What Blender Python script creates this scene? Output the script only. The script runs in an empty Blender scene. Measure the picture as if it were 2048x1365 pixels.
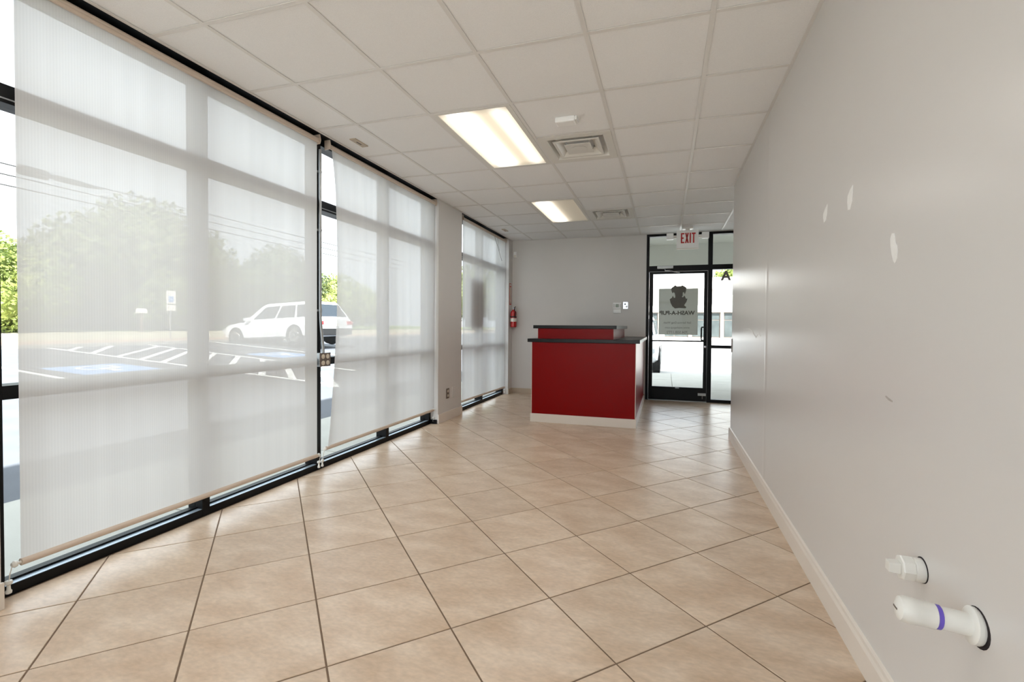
import bpy, bmesh, math, random
from mathutils import Vector, Matrix
random.seed(7)
S = bpy.context.scene
COL = S.collection
PI = math.pi

# ------------------------------------------------------------------ camera
CAM_H = 1.185
def look(yaw, pitch, roll):
    cy, sy, cp, sp = math.cos(yaw), math.sin(yaw), math.cos(pitch), math.sin(pitch)
    F = Vector((-sy*cp, cy*cp, sp)); R = Vector((cy, sy, 0)); U = R.cross(F)
    cr, sr = math.cos(roll), math.sin(roll)
    return cr*R + sr*U, -sr*R + cr*U, F
cd = bpy.data.cameras.new('camera'); cam = bpy.data.objects.new('camera', cd); COL.objects.link(cam)
cd.sensor_fit = 'HORIZONTAL'; cd.sensor_width = 36.0; cd.lens = 941.17/2048*36.0
cd.shift_x = -22.22/2048; cd.shift_y = -11.2/2048; cd.clip_start = 0.02; cd.clip_end = 500
r_, u_, f_ = look(0.2943, -0.0197, 0.0075)
cam.matrix_world = Matrix(((r_.x, u_.x, -f_.x, 0), (r_.y, u_.y, -f_.y, 0), (r_.z, u_.z, -f_.z, CAM_H), (0, 0, 0, 1)))
S.camera = cam

# ------------------------------------------------------------------ world, sun, exposure
W = bpy.data.worlds.new('sky'); S.world = W; W.use_nodes = True
bg = W.node_tree.nodes['Background']
bg.inputs[0].default_value = (0.84, 0.92, 1.0, 1); bg.inputs[1].default_value = 1.22
sd = bpy.data.lights.new('sun', 'SUN'); sd.energy = 11.0; sd.angle = math.radians(1.0); sd.color = (1, .985, .96)
sun = bpy.data.objects.new('sun', sd); COL.objects.link(sun)
sun.rotation_euler = Vector((-0.40, 0.60, -0.70)).to_track_quat('-Z', 'Y').to_euler()
S.view_settings.view_transform = 'Standard'; S.view_settings.look = 'None'
S.view_settings.gamma = 1.0; S.view_settings.exposure = 1.38; S.view_settings.use_curve_mapping = False
S.cycles.use_denoising = True
S.cycles.max_bounces = 6; S.cycles.diffuse_bounces = 5; S.cycles.glossy_bounces = 2; S.cycles.transparent_max_bounces = 10
S.cycles.use_adaptive_sampling = True; S.cycles.adaptive_threshold = .07; S.cycles.adaptive_min_samples = 32
S.cycles.sample_clamp_indirect = 6.0
S.cycles.caustics_reflective = False; S.cycles.caustics_refractive = False

# ------------------------------------------------------------------ materials
def s2l(c):
    return tuple(((v/255)/12.92 if v/255 <= .04045 else ((v/255+.055)/1.055)**2.4) for v in c)
def nodes(name):
    m = bpy.data.materials.new(name); m.use_nodes = True
    return m, m.node_tree, m.node_tree.nodes['Principled BSDF']
def mat(name, rgb, rough=.5, metal=0, spec=.5, vary=0, vscale=8, bump=0, bscale=60, coat=0, rnd=0):
    m, nt, b = nodes(name); L = nt.links
    col = s2l(rgb)
    b.inputs['Base Color'].default_value = (*col, 1); b.inputs['Roughness'].default_value = rough
    b.inputs['Metallic'].default_value = metal; b.inputs['Specular IOR Level'].default_value = spec
    if coat: b.inputs['Coat Weight'].default_value = coat; b.inputs['Coat Roughness'].default_value = .08
    g = nt.nodes.new('ShaderNodeNewGeometry')
    if vary or rnd:
        n = nt.nodes.new('ShaderNodeTexNoise'); n.inputs['Scale'].default_value = vscale; n.inputs['Detail'].default_value = 2
        L.new(g.outputs['Position'], n.inputs['Vector'])
        mr = nt.nodes.new('ShaderNodeMapRange'); mr.inputs['From Min'].default_value = .25; mr.inputs['From Max'].default_value = .75
        mr.inputs['To Min'].default_value = 1-vary; mr.inputs['To Max'].default_value = 1+vary
        L.new(n.outputs['Fac'], mr.inputs['Value'])
        val = mr.outputs[0]
        if rnd:
            oi = nt.nodes.new('ShaderNodeObjectInfo'); m2 = nt.nodes.new('ShaderNodeMapRange')
            m2.inputs['To Min'].default_value = 1-rnd; m2.inputs['To Max'].default_value = 1+rnd
            L.new(oi.outputs['Random'], m2.inputs['Value'])
            mu = nt.nodes.new('ShaderNodeMath'); mu.operation = 'MULTIPLY'; L.new(val, mu.inputs[0]); L.new(m2.outputs[0], mu.inputs[1]); val = mu.outputs[0]
        vm = nt.nodes.new('ShaderNodeVectorMath'); vm.operation = 'SCALE'; vm.inputs[0].default_value = col
        L.new(val, vm.inputs['Scale']); L.new(vm.outputs[0], b.inputs['Base Color'])
    if bump:
        n = nt.nodes.new('ShaderNodeTexNoise'); n.inputs['Scale'].default_value = bscale; n.inputs['Detail'].default_value = 1
        L.new(g.outputs['Position'], n.inputs['Vector'])
        bp = nt.nodes.new('ShaderNodeBump'); bp.inputs['Strength'].default_value = bump; bp.inputs['Distance'].default_value = .004
        L.new(n.outputs['Fac'], bp.inputs['Height']); L.new(bp.outputs[0], b.inputs['Normal'])
    return m
M = {}
M['wall'] = mat('wall_paint', (211, 208, 205), .42, spec=.45, vary=.015, vscale=2)
M['wall_eg'] = mat('wall_paint_semigloss', (211, 208, 205), .285, spec=.5, vary=.012, vscale=1.5, bump=.02, bscale=9)
M['patch'] = mat('spackle', (237, 236, 234), .6, vary=.03, vscale=40)
M['scuff'] = mat('scuff', (176, 170, 165), .6, vary=.15, vscale=90)
M['trim'] = mat('trim_paint', (222, 213, 203), .35, vary=.01)
M['beige_base'] = mat('beige_tile_base', (186, 170, 150), .4, vary=.05, vscale=10)
M['tile_ceil'] = mat('ceiling_tile', (243, 243, 243), .9, spec=.2, vary=.03, vscale=220, bump=.35, bscale=420, rnd=.012)
M['tee'] = mat('ceiling_tee', (228, 226, 223), .45)
M['grout'] = mat('grout', (118, 98, 80), .85, vary=.1, vscale=30)
M['black'] = mat('black_anodized', (9, 9, 11), .45, spec=.22)
M['white_pl'] = mat('white_plastic', (228, 226, 220), .35)
M['bright_white'] = mat('bright_white', (248, 249, 248), .4)
M['pvc'] = mat('white_pvc', (226, 225, 220), .28, vary=.02, vscale=30)
M['purple'] = mat('purple_primer', (104, 84, 190), .4)
M['hole'] = mat('dark_hole', (30, 22, 24), .9)
M['red_lam'] = mat('red_laminate', (126, 1, 2), .3, spec=.12, vary=.03, vscale=300)
M['granite'] = mat('black_granite', (14, 12, 11), .3, spec=.25, vary=.5, vscale=170)
M['galv'] = mat('galvanised', (168, 170, 170), .35, metal=.8, vary=.08, vscale=40)
M['chrome'] = mat('chrome', (200, 200, 205), .2, metal=.9)
M['outlet_face'] = mat('outlet_face', (205, 196, 180), .4)
M['brown_pl'] = mat('brown_plate', (104, 92, 84), .45)
M['roller'] = mat('roller_beige', (205, 188, 172), .4)
M['bronze'] = mat('bracket_grey', (120, 110, 100), .5)
M['ext_red'] = mat('extinguisher_red', (176, 16, 18), .25, coat=.5)
M['rubber'] = mat('rubber', (18, 18, 19), .7)
M['label_w'] = mat('label_white', (226, 222, 212), .5)
M['sign_red'] = mat('sign_red', (190, 24, 26), .5)
M['lcd'] = mat('lcd', (150, 160, 148), .3)
M['concrete'] = mat('concrete', (170, 168, 160), .85, vary=.06, vscale=3, bump=.2, bscale=60, rnd=.03)
M['asphalt'] = mat('asphalt', (86, 89, 95), .9, vary=.12, vscale=2.5, bump=.3, bscale=90)
M['pale_asphalt'] = mat('pale_asphalt', (170, 169, 166), .9, vary=.06, vscale=1.5, bump=.2, bscale=80)
M['light_concrete'] = mat('light_concrete', (208, 206, 200), .9, vary=.05, vscale=2)
M['dry_grass'] = mat('dry_grass', (178, 170, 142), .95, vary=.12, vscale=4)
M['shop_glass'] = mat('shop_glass', (64, 70, 70), .2, vary=.3, vscale=1.2)
M['sill_sky_sheen'] = mat('sill_sky_sheen', (172, 186, 198), .34, metal=.4)  # pale blue puts the sky's reflection into the base colour
M['mulch'] = mat('mulch', (176, 146, 124), .95, vary=.3, vscale=6)
M['grass'] = mat('grass', (110, 128, 62), .95, vary=.25, vscale=5)
M['paint'] = mat('road_paint', (236, 236, 232), .7, vary=.05, vscale=6)
M['bluepaint'] = mat('blue_paint', (128, 164, 210), .7, vary=.08, vscale=6)
M['car_white'] = mat('car_white', (236, 237, 238), .25, coat=.6)
M['car_glass'] = mat('car_glass', (32, 40, 48), .08)
M['tail'] = mat('tail_red', (190, 20, 24), .2)
M['headl'] = mat('headlamp', (210, 215, 220), .1)
M['stucco'] = mat('stucco_white', (240, 238, 232), .8, vary=.04, vscale=2)
M['stucco_t'] = mat('stucco_tan', (196, 184, 166), .8, vary=.05, vscale=2)
M['soffit'] = mat('soffit', (196, 196, 188), .8)
M['roofm'] = mat('roof_pale', (214, 210, 204), .7, vary=.05, vscale=3)
M['bark'] = mat('bark', (88, 72, 58), .9, vary=.2, vscale=9)
M['wood_pole'] = mat('pole_wood', (110, 92, 76), .9, vary=.15, vscale=7)
M['cable'] = mat('cable', (40, 40, 42), .6)
M['board'] = mat('brown_board', (96, 76, 58), .8)
M['vinyl'] = mat('vinyl_dark', (98, 96, 90), .6)
M['vinyl2'] = mat('vinyl_grey', (122, 121, 116), .6)
M['brick'] = mat('brick_far', (150, 104, 84), .8, vary=.12, vscale=5)

def leaf_mat(name, rgb):
    m, nt, b = nodes(name); L = nt.links
    b.inputs['Roughness'].default_value = .6
    n = nt.nodes.new('ShaderNodeTexNoise'); n.inputs['Scale'].default_value = 1.3; n.inputs['Detail'].default_value = 5
    g = nt.nodes.new('ShaderNodeNewGeometry'); L.new(g.outputs['Position'], n.inputs['Vector'])
    cr = nt.nodes.new('ShaderNodeValToRGB'); c = s2l(rgb)
    cr.color_ramp.elements[0].position = .3; cr.color_ramp.elements[0].color = (c[0]*.62, c[1]*.7, c[2]*.6, 1)
    cr.color_ramp.elements[1].position = .7; cr.color_ramp.elements[1].color = (min(1, c[0]*1.3), min(1, c[1]*1.2), c[2]*1.1, 1)
    L.new(n.outputs['Fac'], cr.inputs[0]); L.new(cr.outputs[0], b.inputs['Base Color'])
    t = nt.nodes.new('ShaderNodeBsdfTranslucent'); L.new(cr.outputs[0], t.inputs[0])
    mx = nt.nodes.new('ShaderNodeMixShader'); mx.inputs[0].default_value = .35
    L.new(b.outputs[0], mx.inputs[1]); L.new(t.outputs[0], mx.inputs[2]); L.new(mx.outputs[0], nt.nodes['Material Output'].inputs[0])
    return m
M['leaf_a'] = leaf_mat('leaf_mid_green', (112, 124, 78))
M['leaf_b'] = leaf_mat('leaf_dark_green', (92, 106, 70))
M['leaf_c'] = leaf_mat('leaf_pale_green', (146, 160, 92))

def floor_tile_mat():
    m, nt, b = nodes('ceramic_tile'); L = nt.links
    g = nt.nodes.new('ShaderNodeNewGeometry'); oi = nt.nodes.new('ShaderNodeObjectInfo')
    off = nt.nodes.new('ShaderNodeVectorMath'); off.operation = 'SCALE'; off.inputs[0].default_value = (17, 11, 5)
    L.new(oi.outputs['Random'], off.inputs['Scale'])
    ad = nt.nodes.new('ShaderNodeVectorMath'); ad.operation = 'ADD'; L.new(g.outputs['Position'], ad.inputs[0]); L.new(off.outputs[0], ad.inputs[1])
    mp = nt.nodes.new('ShaderNodeMapping'); mp.inputs['Scale'].default_value = (1.0, 2.0, 1); mp.inputs['Rotation'].default_value = (0, 0, .5)
    L.new(ad.outputs[0], mp.inputs[0])
    n1 = nt.nodes.new('ShaderNodeTexNoise'); n1.inputs['Scale'].default_value = 3.4; n1.inputs['Detail'].default_value = 4; n1.inputs['Roughness'].default_value = .6
    n2 = nt.nodes.new('ShaderNodeTexNoise'); n2.inputs['Scale'].default_value = 38; n2.inputs['Detail'].default_value = 2
    L.new(mp.outputs[0], n1.inputs[0]); L.new(mp.outputs[0], n2.inputs[0])
    cr = nt.nodes.new('ShaderNodeValToRGB'); e = cr.color_ramp.elements
    e[0].position = .26; e[0].color = (*s2l((188, 162, 136)), 1); e[1].position = .74; e[1].color = (*s2l((220, 202, 182)), 1)
    k = cr.color_ramp.elements.new(.5); k.color = (*s2l((204, 182, 159)), 1)
    L.new(n1.outputs['Fac'], cr.inputs[0])
    mr = nt.nodes.new('ShaderNodeMapRange'); mr.inputs['From Min'].default_value = .3; mr.inputs['From Max'].default_value = .7; mr.inputs['To Min'].default_value = .92; mr.inputs['To Max'].default_value = 1.08
    L.new(n2.outputs['Fac'], mr.inputs['Value'])
    m2 = nt.nodes.new('ShaderNodeMapRange'); m2.inputs['To Min'].default_value = .96; m2.inputs['To Max'].default_value = 1.04; L.new(oi.outputs['Random'], m2.inputs['Value'])
    mu = nt.nodes.new('ShaderNodeMath'); mu.operation = 'MULTIPLY'; L.new(mr.outputs[0], mu.inputs[0]); L.new(m2.outputs[0], mu.inputs[1])
    vm = nt.nodes.new('ShaderNodeVectorMath'); vm.operation = 'SCALE'; L.new(cr.outputs[0], vm.inputs[0]); L.new(mu.outputs[0], vm.inputs['Scale'])
    L.new(vm.outputs[0], b.inputs['Base Color'])
    b.inputs['Roughness'].default_value = .30
    return m
M['floor_tile'] = floor_tile_mat()

def glass_mat(name, tint=(.965, .98, .975), refl=.5):
    m, nt, b = nodes(name); L = nt.links; nt.nodes.remove(b)
    t = nt.nodes.new('ShaderNodeBsdfTransparent'); t.inputs[0].default_value = (*tint, 1)
    gl = nt.nodes.new('ShaderNodeBsdfGlossy'); gl.inputs['Roughness'].default_value = .02; gl.inputs[0].default_value = (refl, refl, refl, 1)
    fr = nt.nodes.new('ShaderNodeFresnel'); fr.inputs[0].default_value = 1.45
    ge = nt.nodes.new('ShaderNodeNewGeometry'); fm = nt.nodes.new('ShaderNodeMath'); fm.operation = 'SUBTRACT'; fm.use_clamp = True   # reflect on the outer faces only: no total reflection inside the thin pane
    L.new(fr.outputs[0], fm.inputs[0]); L.new(ge.outputs['Backfacing'], fm.inputs[1])
    mx = nt.nodes.new('ShaderNodeMixShader'); L.new(fm.outputs[0], mx.inputs[0]); L.new(t.outputs[0], mx.inputs[1]); L.new(gl.outputs[0], mx.inputs[2])
    L.new(mx.outputs[0], nt.nodes['Material Output'].inputs[0]); return m
M['glass'] = glass_mat('window_glass')

def shade_mat(name, openness=.08):
    m, nt, b = nodes(name); L = nt.links; nt.nodes.remove(b)
    g = nt.nodes.new('ShaderNodeNewGeometry'); sx = nt.nodes.new('ShaderNodeSeparateXYZ'); L.new(g.outputs['Position'], sx.inputs[0])
    def sine(axis, per):
        a = nt.nodes.new('ShaderNodeMath'); a.operation = 'MULTIPLY'; a.inputs[1].default_value = 2*PI/per; L.new(sx.outputs[axis], a.inputs[0])
        s = nt.nodes.new('ShaderNodeMath'); s.operation = 'SINE'; L.new(a.outputs[0], s.inputs[0]); return s.outputs[0]
    rib = sine(1, .0115)
    mp = nt.nodes.new('ShaderNodeMapping'); mp.inputs['Scale'].default_value = (1, 5.5, .12); L.new(g.outputs['Position'], mp.inputs[0])
    n = nt.nodes.new('ShaderNodeTexNoise'); n.inputs['Scale'].default_value = 2.2; n.inputs['Detail'].default_value = 3; L.new(mp.outputs[0], n.inputs[0])
    def mad(src, k, c):
        a = nt.nodes.new('ShaderNodeMath'); a.operation = 'MULTIPLY_ADD'; L.new(src, a.inputs[0]); a.inputs[1].default_value = k
        if isinstance(c, float): a.inputs[2].default_value = c
        else: L.new(c, a.inputs[2])
        return a.outputs[0]
    op = mad(n.outputs['Fac'], .05, mad(rib, .01, openness-.025))
    sc = nt.nodes.new('ShaderNodeVectorMath'); sc.operation = 'SCALE'; sc.inputs[0].default_value = s2l((226, 225, 224))
    L.new(mad(rib, .03, mad(n.outputs['Fac'], .16, .92)), sc.inputs['Scale'])
    d = nt.nodes.new('ShaderNodeBsdfDiffuse'); L.new(sc.outputs[0], d.inputs[0])
    t = nt.nodes.new('ShaderNodeBsdfTranslucent'); L.new(sc.outputs[0], t.inputs[0])
    m1 = nt.nodes.new('ShaderNodeMixShader'); m1.inputs[0].default_value = .37; L.new(d.outputs[0], m1.inputs[1]); L.new(t.outputs[0], m1.inputs[2])
    tr = nt.nodes.new('ShaderNodeBsdfTransparent')
    m2 = nt.nodes.new('ShaderNodeMixShader'); L.new(op, m2.inputs[0]); L.new(m1.outputs[0], m2.inputs[1]); L.new(tr.outputs[0], m2.inputs[2])
    L.new(m2.outputs[0], nt.nodes['Material Output'].inputs[0]); return m
M['shade'] = shade_mat('shade_fabric')

def paper_mat():
    m, nt, b = nodes('translucent_paper'); L = nt.links
    b.inputs['Base Color'].default_value = (.62, .62, .58, 1); b.inputs['Roughness'].default_value = .7
    t = nt.nodes.new('ShaderNodeBsdfTranslucent'); t.inputs[0].default_value = (.6, .6, .56, 1)
    mx = nt.nodes.new('ShaderNodeMixShader'); mx.inputs[0].default_value = .55
    L.new(b.outputs[0], mx.inputs[1]); L.new(t.outputs[0], mx.inputs[2]); L.new(mx.outputs[0], nt.nodes['Material Output'].inputs[0]); return m
M['paper'] = paper_mat()

LIGHT = 1.45; TUBES = 4.0      # glow of the lens itself; light sent down by a fixture's tubes (W)
def lens_mat(name, stops):
    """glowing prismatic lens: brightness follows the tubes behind it (across the fixture); thin light turns warmer in the yellowed plastic"""
    m, nt, b = nodes(name); L = nt.links
    b.inputs['Base Color'].default_value = (.62, .56, .46, 1); b.inputs['Roughness'].default_value = .4
    tc = nt.nodes.new('ShaderNodeTexCoord'); sx = nt.nodes.new('ShaderNodeSeparateXYZ'); L.new(tc.outputs['Generated'], sx.inputs[0])
    cr = nt.nodes.new('ShaderNodeValToRGB'); e = cr.color_ramp.elements
    col = lambda v: (v, v*.86, v*.64, 1) if v < .28 else ((v, v*.92, v*.78, 1) if v < .6 else (v, v*.97, v*.92, 1))
    while len(e) > 1: e.remove(e[0])
    e[0].position = stops[0][0]; e[0].color = col(stops[0][1])
    for p, v in stops[1:]:
        k = e.new(p); k.color = col(v)
    L.new(sx.outputs[0], cr.inputs[0]); L.new(cr.outputs[0], b.inputs['Emission Color'])
    ey = nt.nodes.new('ShaderNodeValToRGB'); ey.color_ramp.interpolation = 'EASE'
    q = ey.color_ramp.elements; q[0].position = 0; q[0].color = (.5,)*3+(1,); q[1].position = .09; q[1].color = (1, 1, 1, 1)
    k = q.new(.91); k.color = (1, 1, 1, 1); k = q.new(1.0); k.color = (.5,)*3+(1,)
    L.new(sx.outputs[1], ey.inputs[0])
    mm = nt.nodes.new('ShaderNodeMath'); mm.operation = 'MULTIPLY'; mm.inputs[1].default_value = LIGHT; L.new(ey.outputs[0], mm.inputs[0])
    L.new(mm.outputs[0], b.inputs['Emission Strength'])
    return m
M['lens_full'] = lens_mat('lens_two_tubes', [(0, .22), (.08, .30), (.16, .7), (.26, 1), (.36, .8), (.46, .42), (.56, .24), (.62, .19), (.69, .20), (.77, .32), (.85, .45), (.93, .30), (1, .2)])
M['lens_half'] = lens_mat('lens_one_tube', [(0, .22), (.08, .35), (.16, .8), (.26, 1), (.36, .7), (.44, .32), (.52, .14), (.62, .07), (.8, .05), (1, .05)])

# ------------------------------------------------------------------ mesh helpers
def box(bm, x0, x1, y0, y1, z0, z1):
    v = [bm.verts.new(p) for p in ((x0,y0,z0),(x1,y0,z0),(x1,y1,z0),(x0,y1,z0),(x0,y0,z1),(x1,y0,z1),(x1,y1,z1),(x0,y1,z1))]
    for f in ((0,3,2,1),(4,5,6,7),(0,1,5,4),(1,2,6,5),(2,3,7,6),(3,0,4,7)): bm.faces.new([v[i] for i in f])
def frame(d):
    d = Vector(d).normalized(); a = Vector((0,0,1)) if abs(d.z) < .9 else Vector((1,0,0))
    x = a.cross(d).normalized(); return x, d.cross(x)
def loft(bm, rings, cap0=True, cap1=True):
    vs = [[bm.verts.new(p) for p in r] for r in rings]; n = len(rings[0])
    for a, b in zip(vs, vs[1:]):
        for i in range(n): bm.faces.new((a[i], a[(i+1) % n], b[(i+1) % n], b[i]))
    if cap0: bm.faces.new(vs[0][::-1])
    if cap1: bm.faces.new(vs[-1])
def tube(bm, path, r, seg=10, caps=True):
    path = [Vector(p) for p in path]; rings = []
    rr = r if isinstance(r, (list, tuple)) else [r]*len(path)
    x, y = frame(path[1]-path[0])
    for i, p in enumerate(path):
        d = (path[min(i+1, len(path)-1)] - path[max(i-1, 0)]).normalized()
        x = (x - d*x.dot(d)).normalized(); y = d.cross(x)
        rings.append([p + rr[i]*(math.cos(2*PI*k/seg)*x + math.sin(2*PI*k/seg)*y) for k in range(seg)])
    loft(bm, rings, caps, caps)
def lathe(bm, prof, origin, axis=(0,0,1), seg=20):
    o = Vector(origin); d = Vector(axis).normalized(); x, y = frame(d)
    loft(bm, [[o + d*h + max(r, 1e-4)*(math.cos(2*PI*k/seg)*x + math.sin(2*PI*k/seg)*y) for k in range(seg)] for r, h in prof])
def prism(bm, pts, to3, depth):
    """pts: 2D outline, to3(u, v, w) -> 3D, w in depth[0]..depth[1]"""
    a = [bm.verts.new(to3(u, v, depth[0])) for u, v in pts]; b = [bm.verts.new(to3(u, v, depth[1])) for u, v in pts]
    bm.faces.new(a[::-1]); bm.faces.new(b); n = len(pts)
    for i in range(n): bm.faces.new((a[i], a[(i+1) % n], b[(i+1) % n], b[i]))
def obj(name, bm, m, parent=None, bevel=0, smooth=False, seg=2, loc=None):
    bmesh.ops.recalc_face_normals(bm, faces=bm.faces)
    if bevel: bmesh.ops.bevel(bm, geom=list(bm.edges), offset=bevel, segments=seg, affect='EDGES', profile=.6, clamp_overlap=True)
    me = bpy.data.meshes.new(name); bm.to_mesh(me); bm.free()
    if smooth:
        for p in me.polygons: p.use_smooth = True
        try: me.set_sharp_from_angle(angle=math.radians(40))
        except Exception: pass
    return link(name, me, m, parent, loc)
def link(name, me, m=None, parent=None, loc=None):
    if m is not None and not me.materials: me.materials.append(M[m] if isinstance(m, str) else m)
    o = bpy.data.objects.new(name, me); COL.objects.link(o)
    if loc is not None: o.location = loc
    if parent is not None:
        o.parent = parent
        o.matrix_parent_inverse = Matrix.LocRotScale(parent.location, parent.rotation_euler, parent.scale).inverted()
    return o
def bx(name, m, dims, parent=None, bevel=0, kind=None):
    bm = bmesh.new(); box(bm, *dims); o = obj(name, bm, m, parent, bevel)
    if kind: o['kind'] = kind
    return o
def empty(name, loc): 
    o = bpy.data.objects.new(name, None); COL.objects.link(o); o.location = loc; o.empty_display_size = .1; return o
def tag(o, label, cat, group=None):
    o['label'] = label; o['category'] = cat
    if group: o['group'] = group
    return o
def thing(name, label, cat, loc, group=None): return tag(empty(name, loc), label, cat, group)
def struct(o, label=None):
    o['kind'] = 'structure'
    if label: o['label'] = label
    return o
def B(name, m, boxes, parent=None, bevel=0):
    bm = bmesh.new()
    for b in boxes: box(bm, *b)
    return obj(name, bm, m, parent, bevel)

# ------------------------------------------------------------------ room dimensions
XL, XR, YB, YF = -2.61, .675, 7.93, -3.3      # left wall face, right wall face, back wall, wall behind the camera
XFAR, YNOOK = 3.2, 4.7                        # the room widens to the right beyond the end of the right wall
YEND = 5.455                                  # end of the right wall
ZC = 2.689

# floor: slab with tiles laid at 45 degrees
floor = struct(bx('floor', 'grout', (-2.72, XFAR, YF, YB+.02, -.2, -.0025)))
TS, TA, TO = .4512, .7827, (-2.7022, 2.3051)
ca, sa = math.cos(TA), math.sin(TA)
def clip(poly, ax, lim, keep_less):
    out = []
    for i in range(len(poly)):
        p, q = poly[i], poly[(i+1) % len(poly)]
        ip = p[ax] <= lim if keep_less else p[ax] >= lim; iq = q[ax] <= lim if keep_less else q[ax] >= lim
        if ip: out.append(p)
        if ip != iq:
            t = (lim-p[ax])/(q[ax]-p[ax]); out.append(tuple(p[k]+t*(q[k]-p[k]) for k in (0, 1)))
    return out
def tile_bm(pts):
    bm = bmesh.new(); cx = sum(p[0] for p in pts)/len(pts); cy = sum(p[1] for p in pts)/len(pts)
    lo = [bm.verts.new((x, y, -.008)) for x, y in pts]; mid = [bm.verts.new((x, y, -.0012)) for x, y in pts]
    def ins(x, y):
        d = math.hypot(x-cx, y-cy); k = max(0, 1-.0022/max(d, .004)); return (cx+(x-cx)*k, cy+(y-cy)*k, 0)
    top = [bm.verts.new(ins(x, y)) for x, y in pts]; n = len(pts)
    for a, b in ((lo, mid), (mid, top)):
        for i in range(n): bm.faces.new((a[i], a[(i+1) % n], b[(i+1) % n], b[i]))
    bm.faces.new(top); return bm
g = .0065/2; hs = TS/2-g
full = None
for i in range(-18, 24):
    for j in range(-18, 24):
        c = (TO[0]+(i+.5)*TS*ca+(j+.5)*TS*sa, TO[1]+(i+.5)*TS*sa-(j+.5)*TS*ca)
        x1 = 2.35 if c[1] > YEND-.1 else XR+.02
        q = [(c[0]+a*hs*ca+b*hs*sa, c[1]+a*hs*sa-b*hs*ca) for a, b in ((-1,-1),(1,-1),(1,1),(-1,1))]
        p = q
        for ax, lim, less in ((0, -2.695, False), (0, x1, True), (1, -.35, False), (1, YB+.01, True)):
            p = clip(p, ax, lim, less) if p else p
        if len(p) < 3: continue
        ar = abs(sum(p[k][0]*p[(k+1) % len(p)][1]-p[(k+1) % len(p)][0]*p[k][1] for k in range(len(p))))/2
        if ar < .002: continue
        whole = p == q
        if whole and full: me = full
        else:
            cc = c
            bm = tile_bm([(x-cc[0], y-cc[1]) for x, y in p]); bmesh.ops.recalc_face_normals(bm, faces=bm.faces)
            me = bpy.data.meshes.new('floor_tile'); bm.to_mesh(me); bm.free(); me.materials.append(M['floor_tile'])
            if whole: full = me
        link('floor_tile', me, None, floor, (c[0], c[1], 0))

# walls
wl = bmesh.new()
for y0, y1 in ((YF-.12, -2.92), (.55, 1.215), (5.105, 5.775), (7.725, YB+.12)): box(wl, -2.85, XL, y0, y1, -.02, 2.70)
box(wl, -2.85, XL+.005, YF-.12, YB+.12, 2.70, 2.95)
struct(obj('wall_left', wl, 'wall'))
wr = struct(bx('wall_right', 'wall_eg', (XR, XR+.125, YF, YEND, -.02, 2.95), bevel=.004))
struct(bx('wall_back', 'wall', (-2.85, -.315, YB, YB+.12, -.02, 2.95)))
struct(bx('wall_front', 'wall', (-2.85, XR+.12, YF-.12, YF, 2.69, 2.95)))
struct(bx('wall_side_room', 'wall', (XFAR, XFAR+.12, YNOOK, YB+.12, -.02, 2.95)))
struct(bx('wall_side_room_near', 'wall', (XR+.125, XFAR+.12, YNOOK-.12, YNOOK, -.02, 2.95)))
# baseboards with a rounded upper edge
def baseboard(name, dims, m='trim'):
    return struct(bx(name, m, dims, bevel=.004))
bm = bmesh.new()
prism(bm, [(0, 0), (-.016, 0), (-.016, .088), (-.011, .100), (-.009, .112), (0, .117)], lambda u, v, w: (XR+u, w, v), (YF, YEND+.012))
struct(obj('baseboard_right', bm, 'trim'))
baseboard('baseboard_right_end', (XR-.016, XR+.14, YEND, YEND+.014, 0, .112))
baseboard('baseboard_column', (XL, XL+.014, 5.10, 5.785, 0, .112))
baseboard('baseboard_near_column', (XL, XL+.014, .55, 1.22, 0, .112))
baseboard('baseboard_stub', (XL, XL+.012, 7.72, YB, 0, .09), 'beige_base')
baseboard('baseboard_back', (XL, -.32, YB-.012, YB, 0, .09), 'beige_base')

# marks on the right wall: three filled patches, scuffs, a joint ridge
def wallpoly(name, m, pts, label, t=.0012):
    bm = bmesh.new(); prism(bm, pts, lambda u, v, w: (XR-w, u, v), (-.001, t)); o = obj(name, bm, m, wr); o['label'] = label; return o
wallpoly('filler_patch', 'patch', [(2.384,1.733),(2.388,1.69),(2.40,1.665),(2.425,1.660),(2.437,1.682),(2.438,1.703),(2.41,1.722)], 'small pale filler patch')
wallpoly('filler_patch', 'patch', [(2.088,1.732),(2.092,1.672),(2.112,1.645),(2.135,1.648),(2.142,1.68),(2.140,1.703),(2.115,1.722)], 'pale filler patch')
wallpoly('filler_patch', 'patch', [(1.752,1.485),(1.737,1.482),(1.731,1.465),(1.727,1.45),(1.716,1.44),(1.712,1.42),(1.715,1.402),(1.727,1.388),(1.738,1.395),(1.751,1.42),(1.760,1.448),(1.762,1.470)], 'oval pale filler patch')
wallpoly('scuff_mark', 'scuff', [(1.775,.968),(1.752,.960),(1.725,.957),(1.722,.962),(1.748,.967),(1.770,.972)], 'grey scuff', .0006)
wallpoly('scratch', 'patch', [(4.75,1.175),(4.35,1.18),(4.2,1.16),(4.05,1.115),(3.95,1.15),(3.90,1.145),(3.85,1.125),(3.86,1.12),(3.95,1.14),(4.05,1.105),(4.21,1.152),(4.36,1.172)], 'thin pale scratch', .0006)
bm = bmesh.new(); prism(bm, [(3.60,0),(3.66,.0035),(3.72,0)], lambda u, v, w: (XR-v+.0005, u, w), (.12, ZC-.01)); obj('drywall_joint', bm, 'wall_eg', wr)

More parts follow.
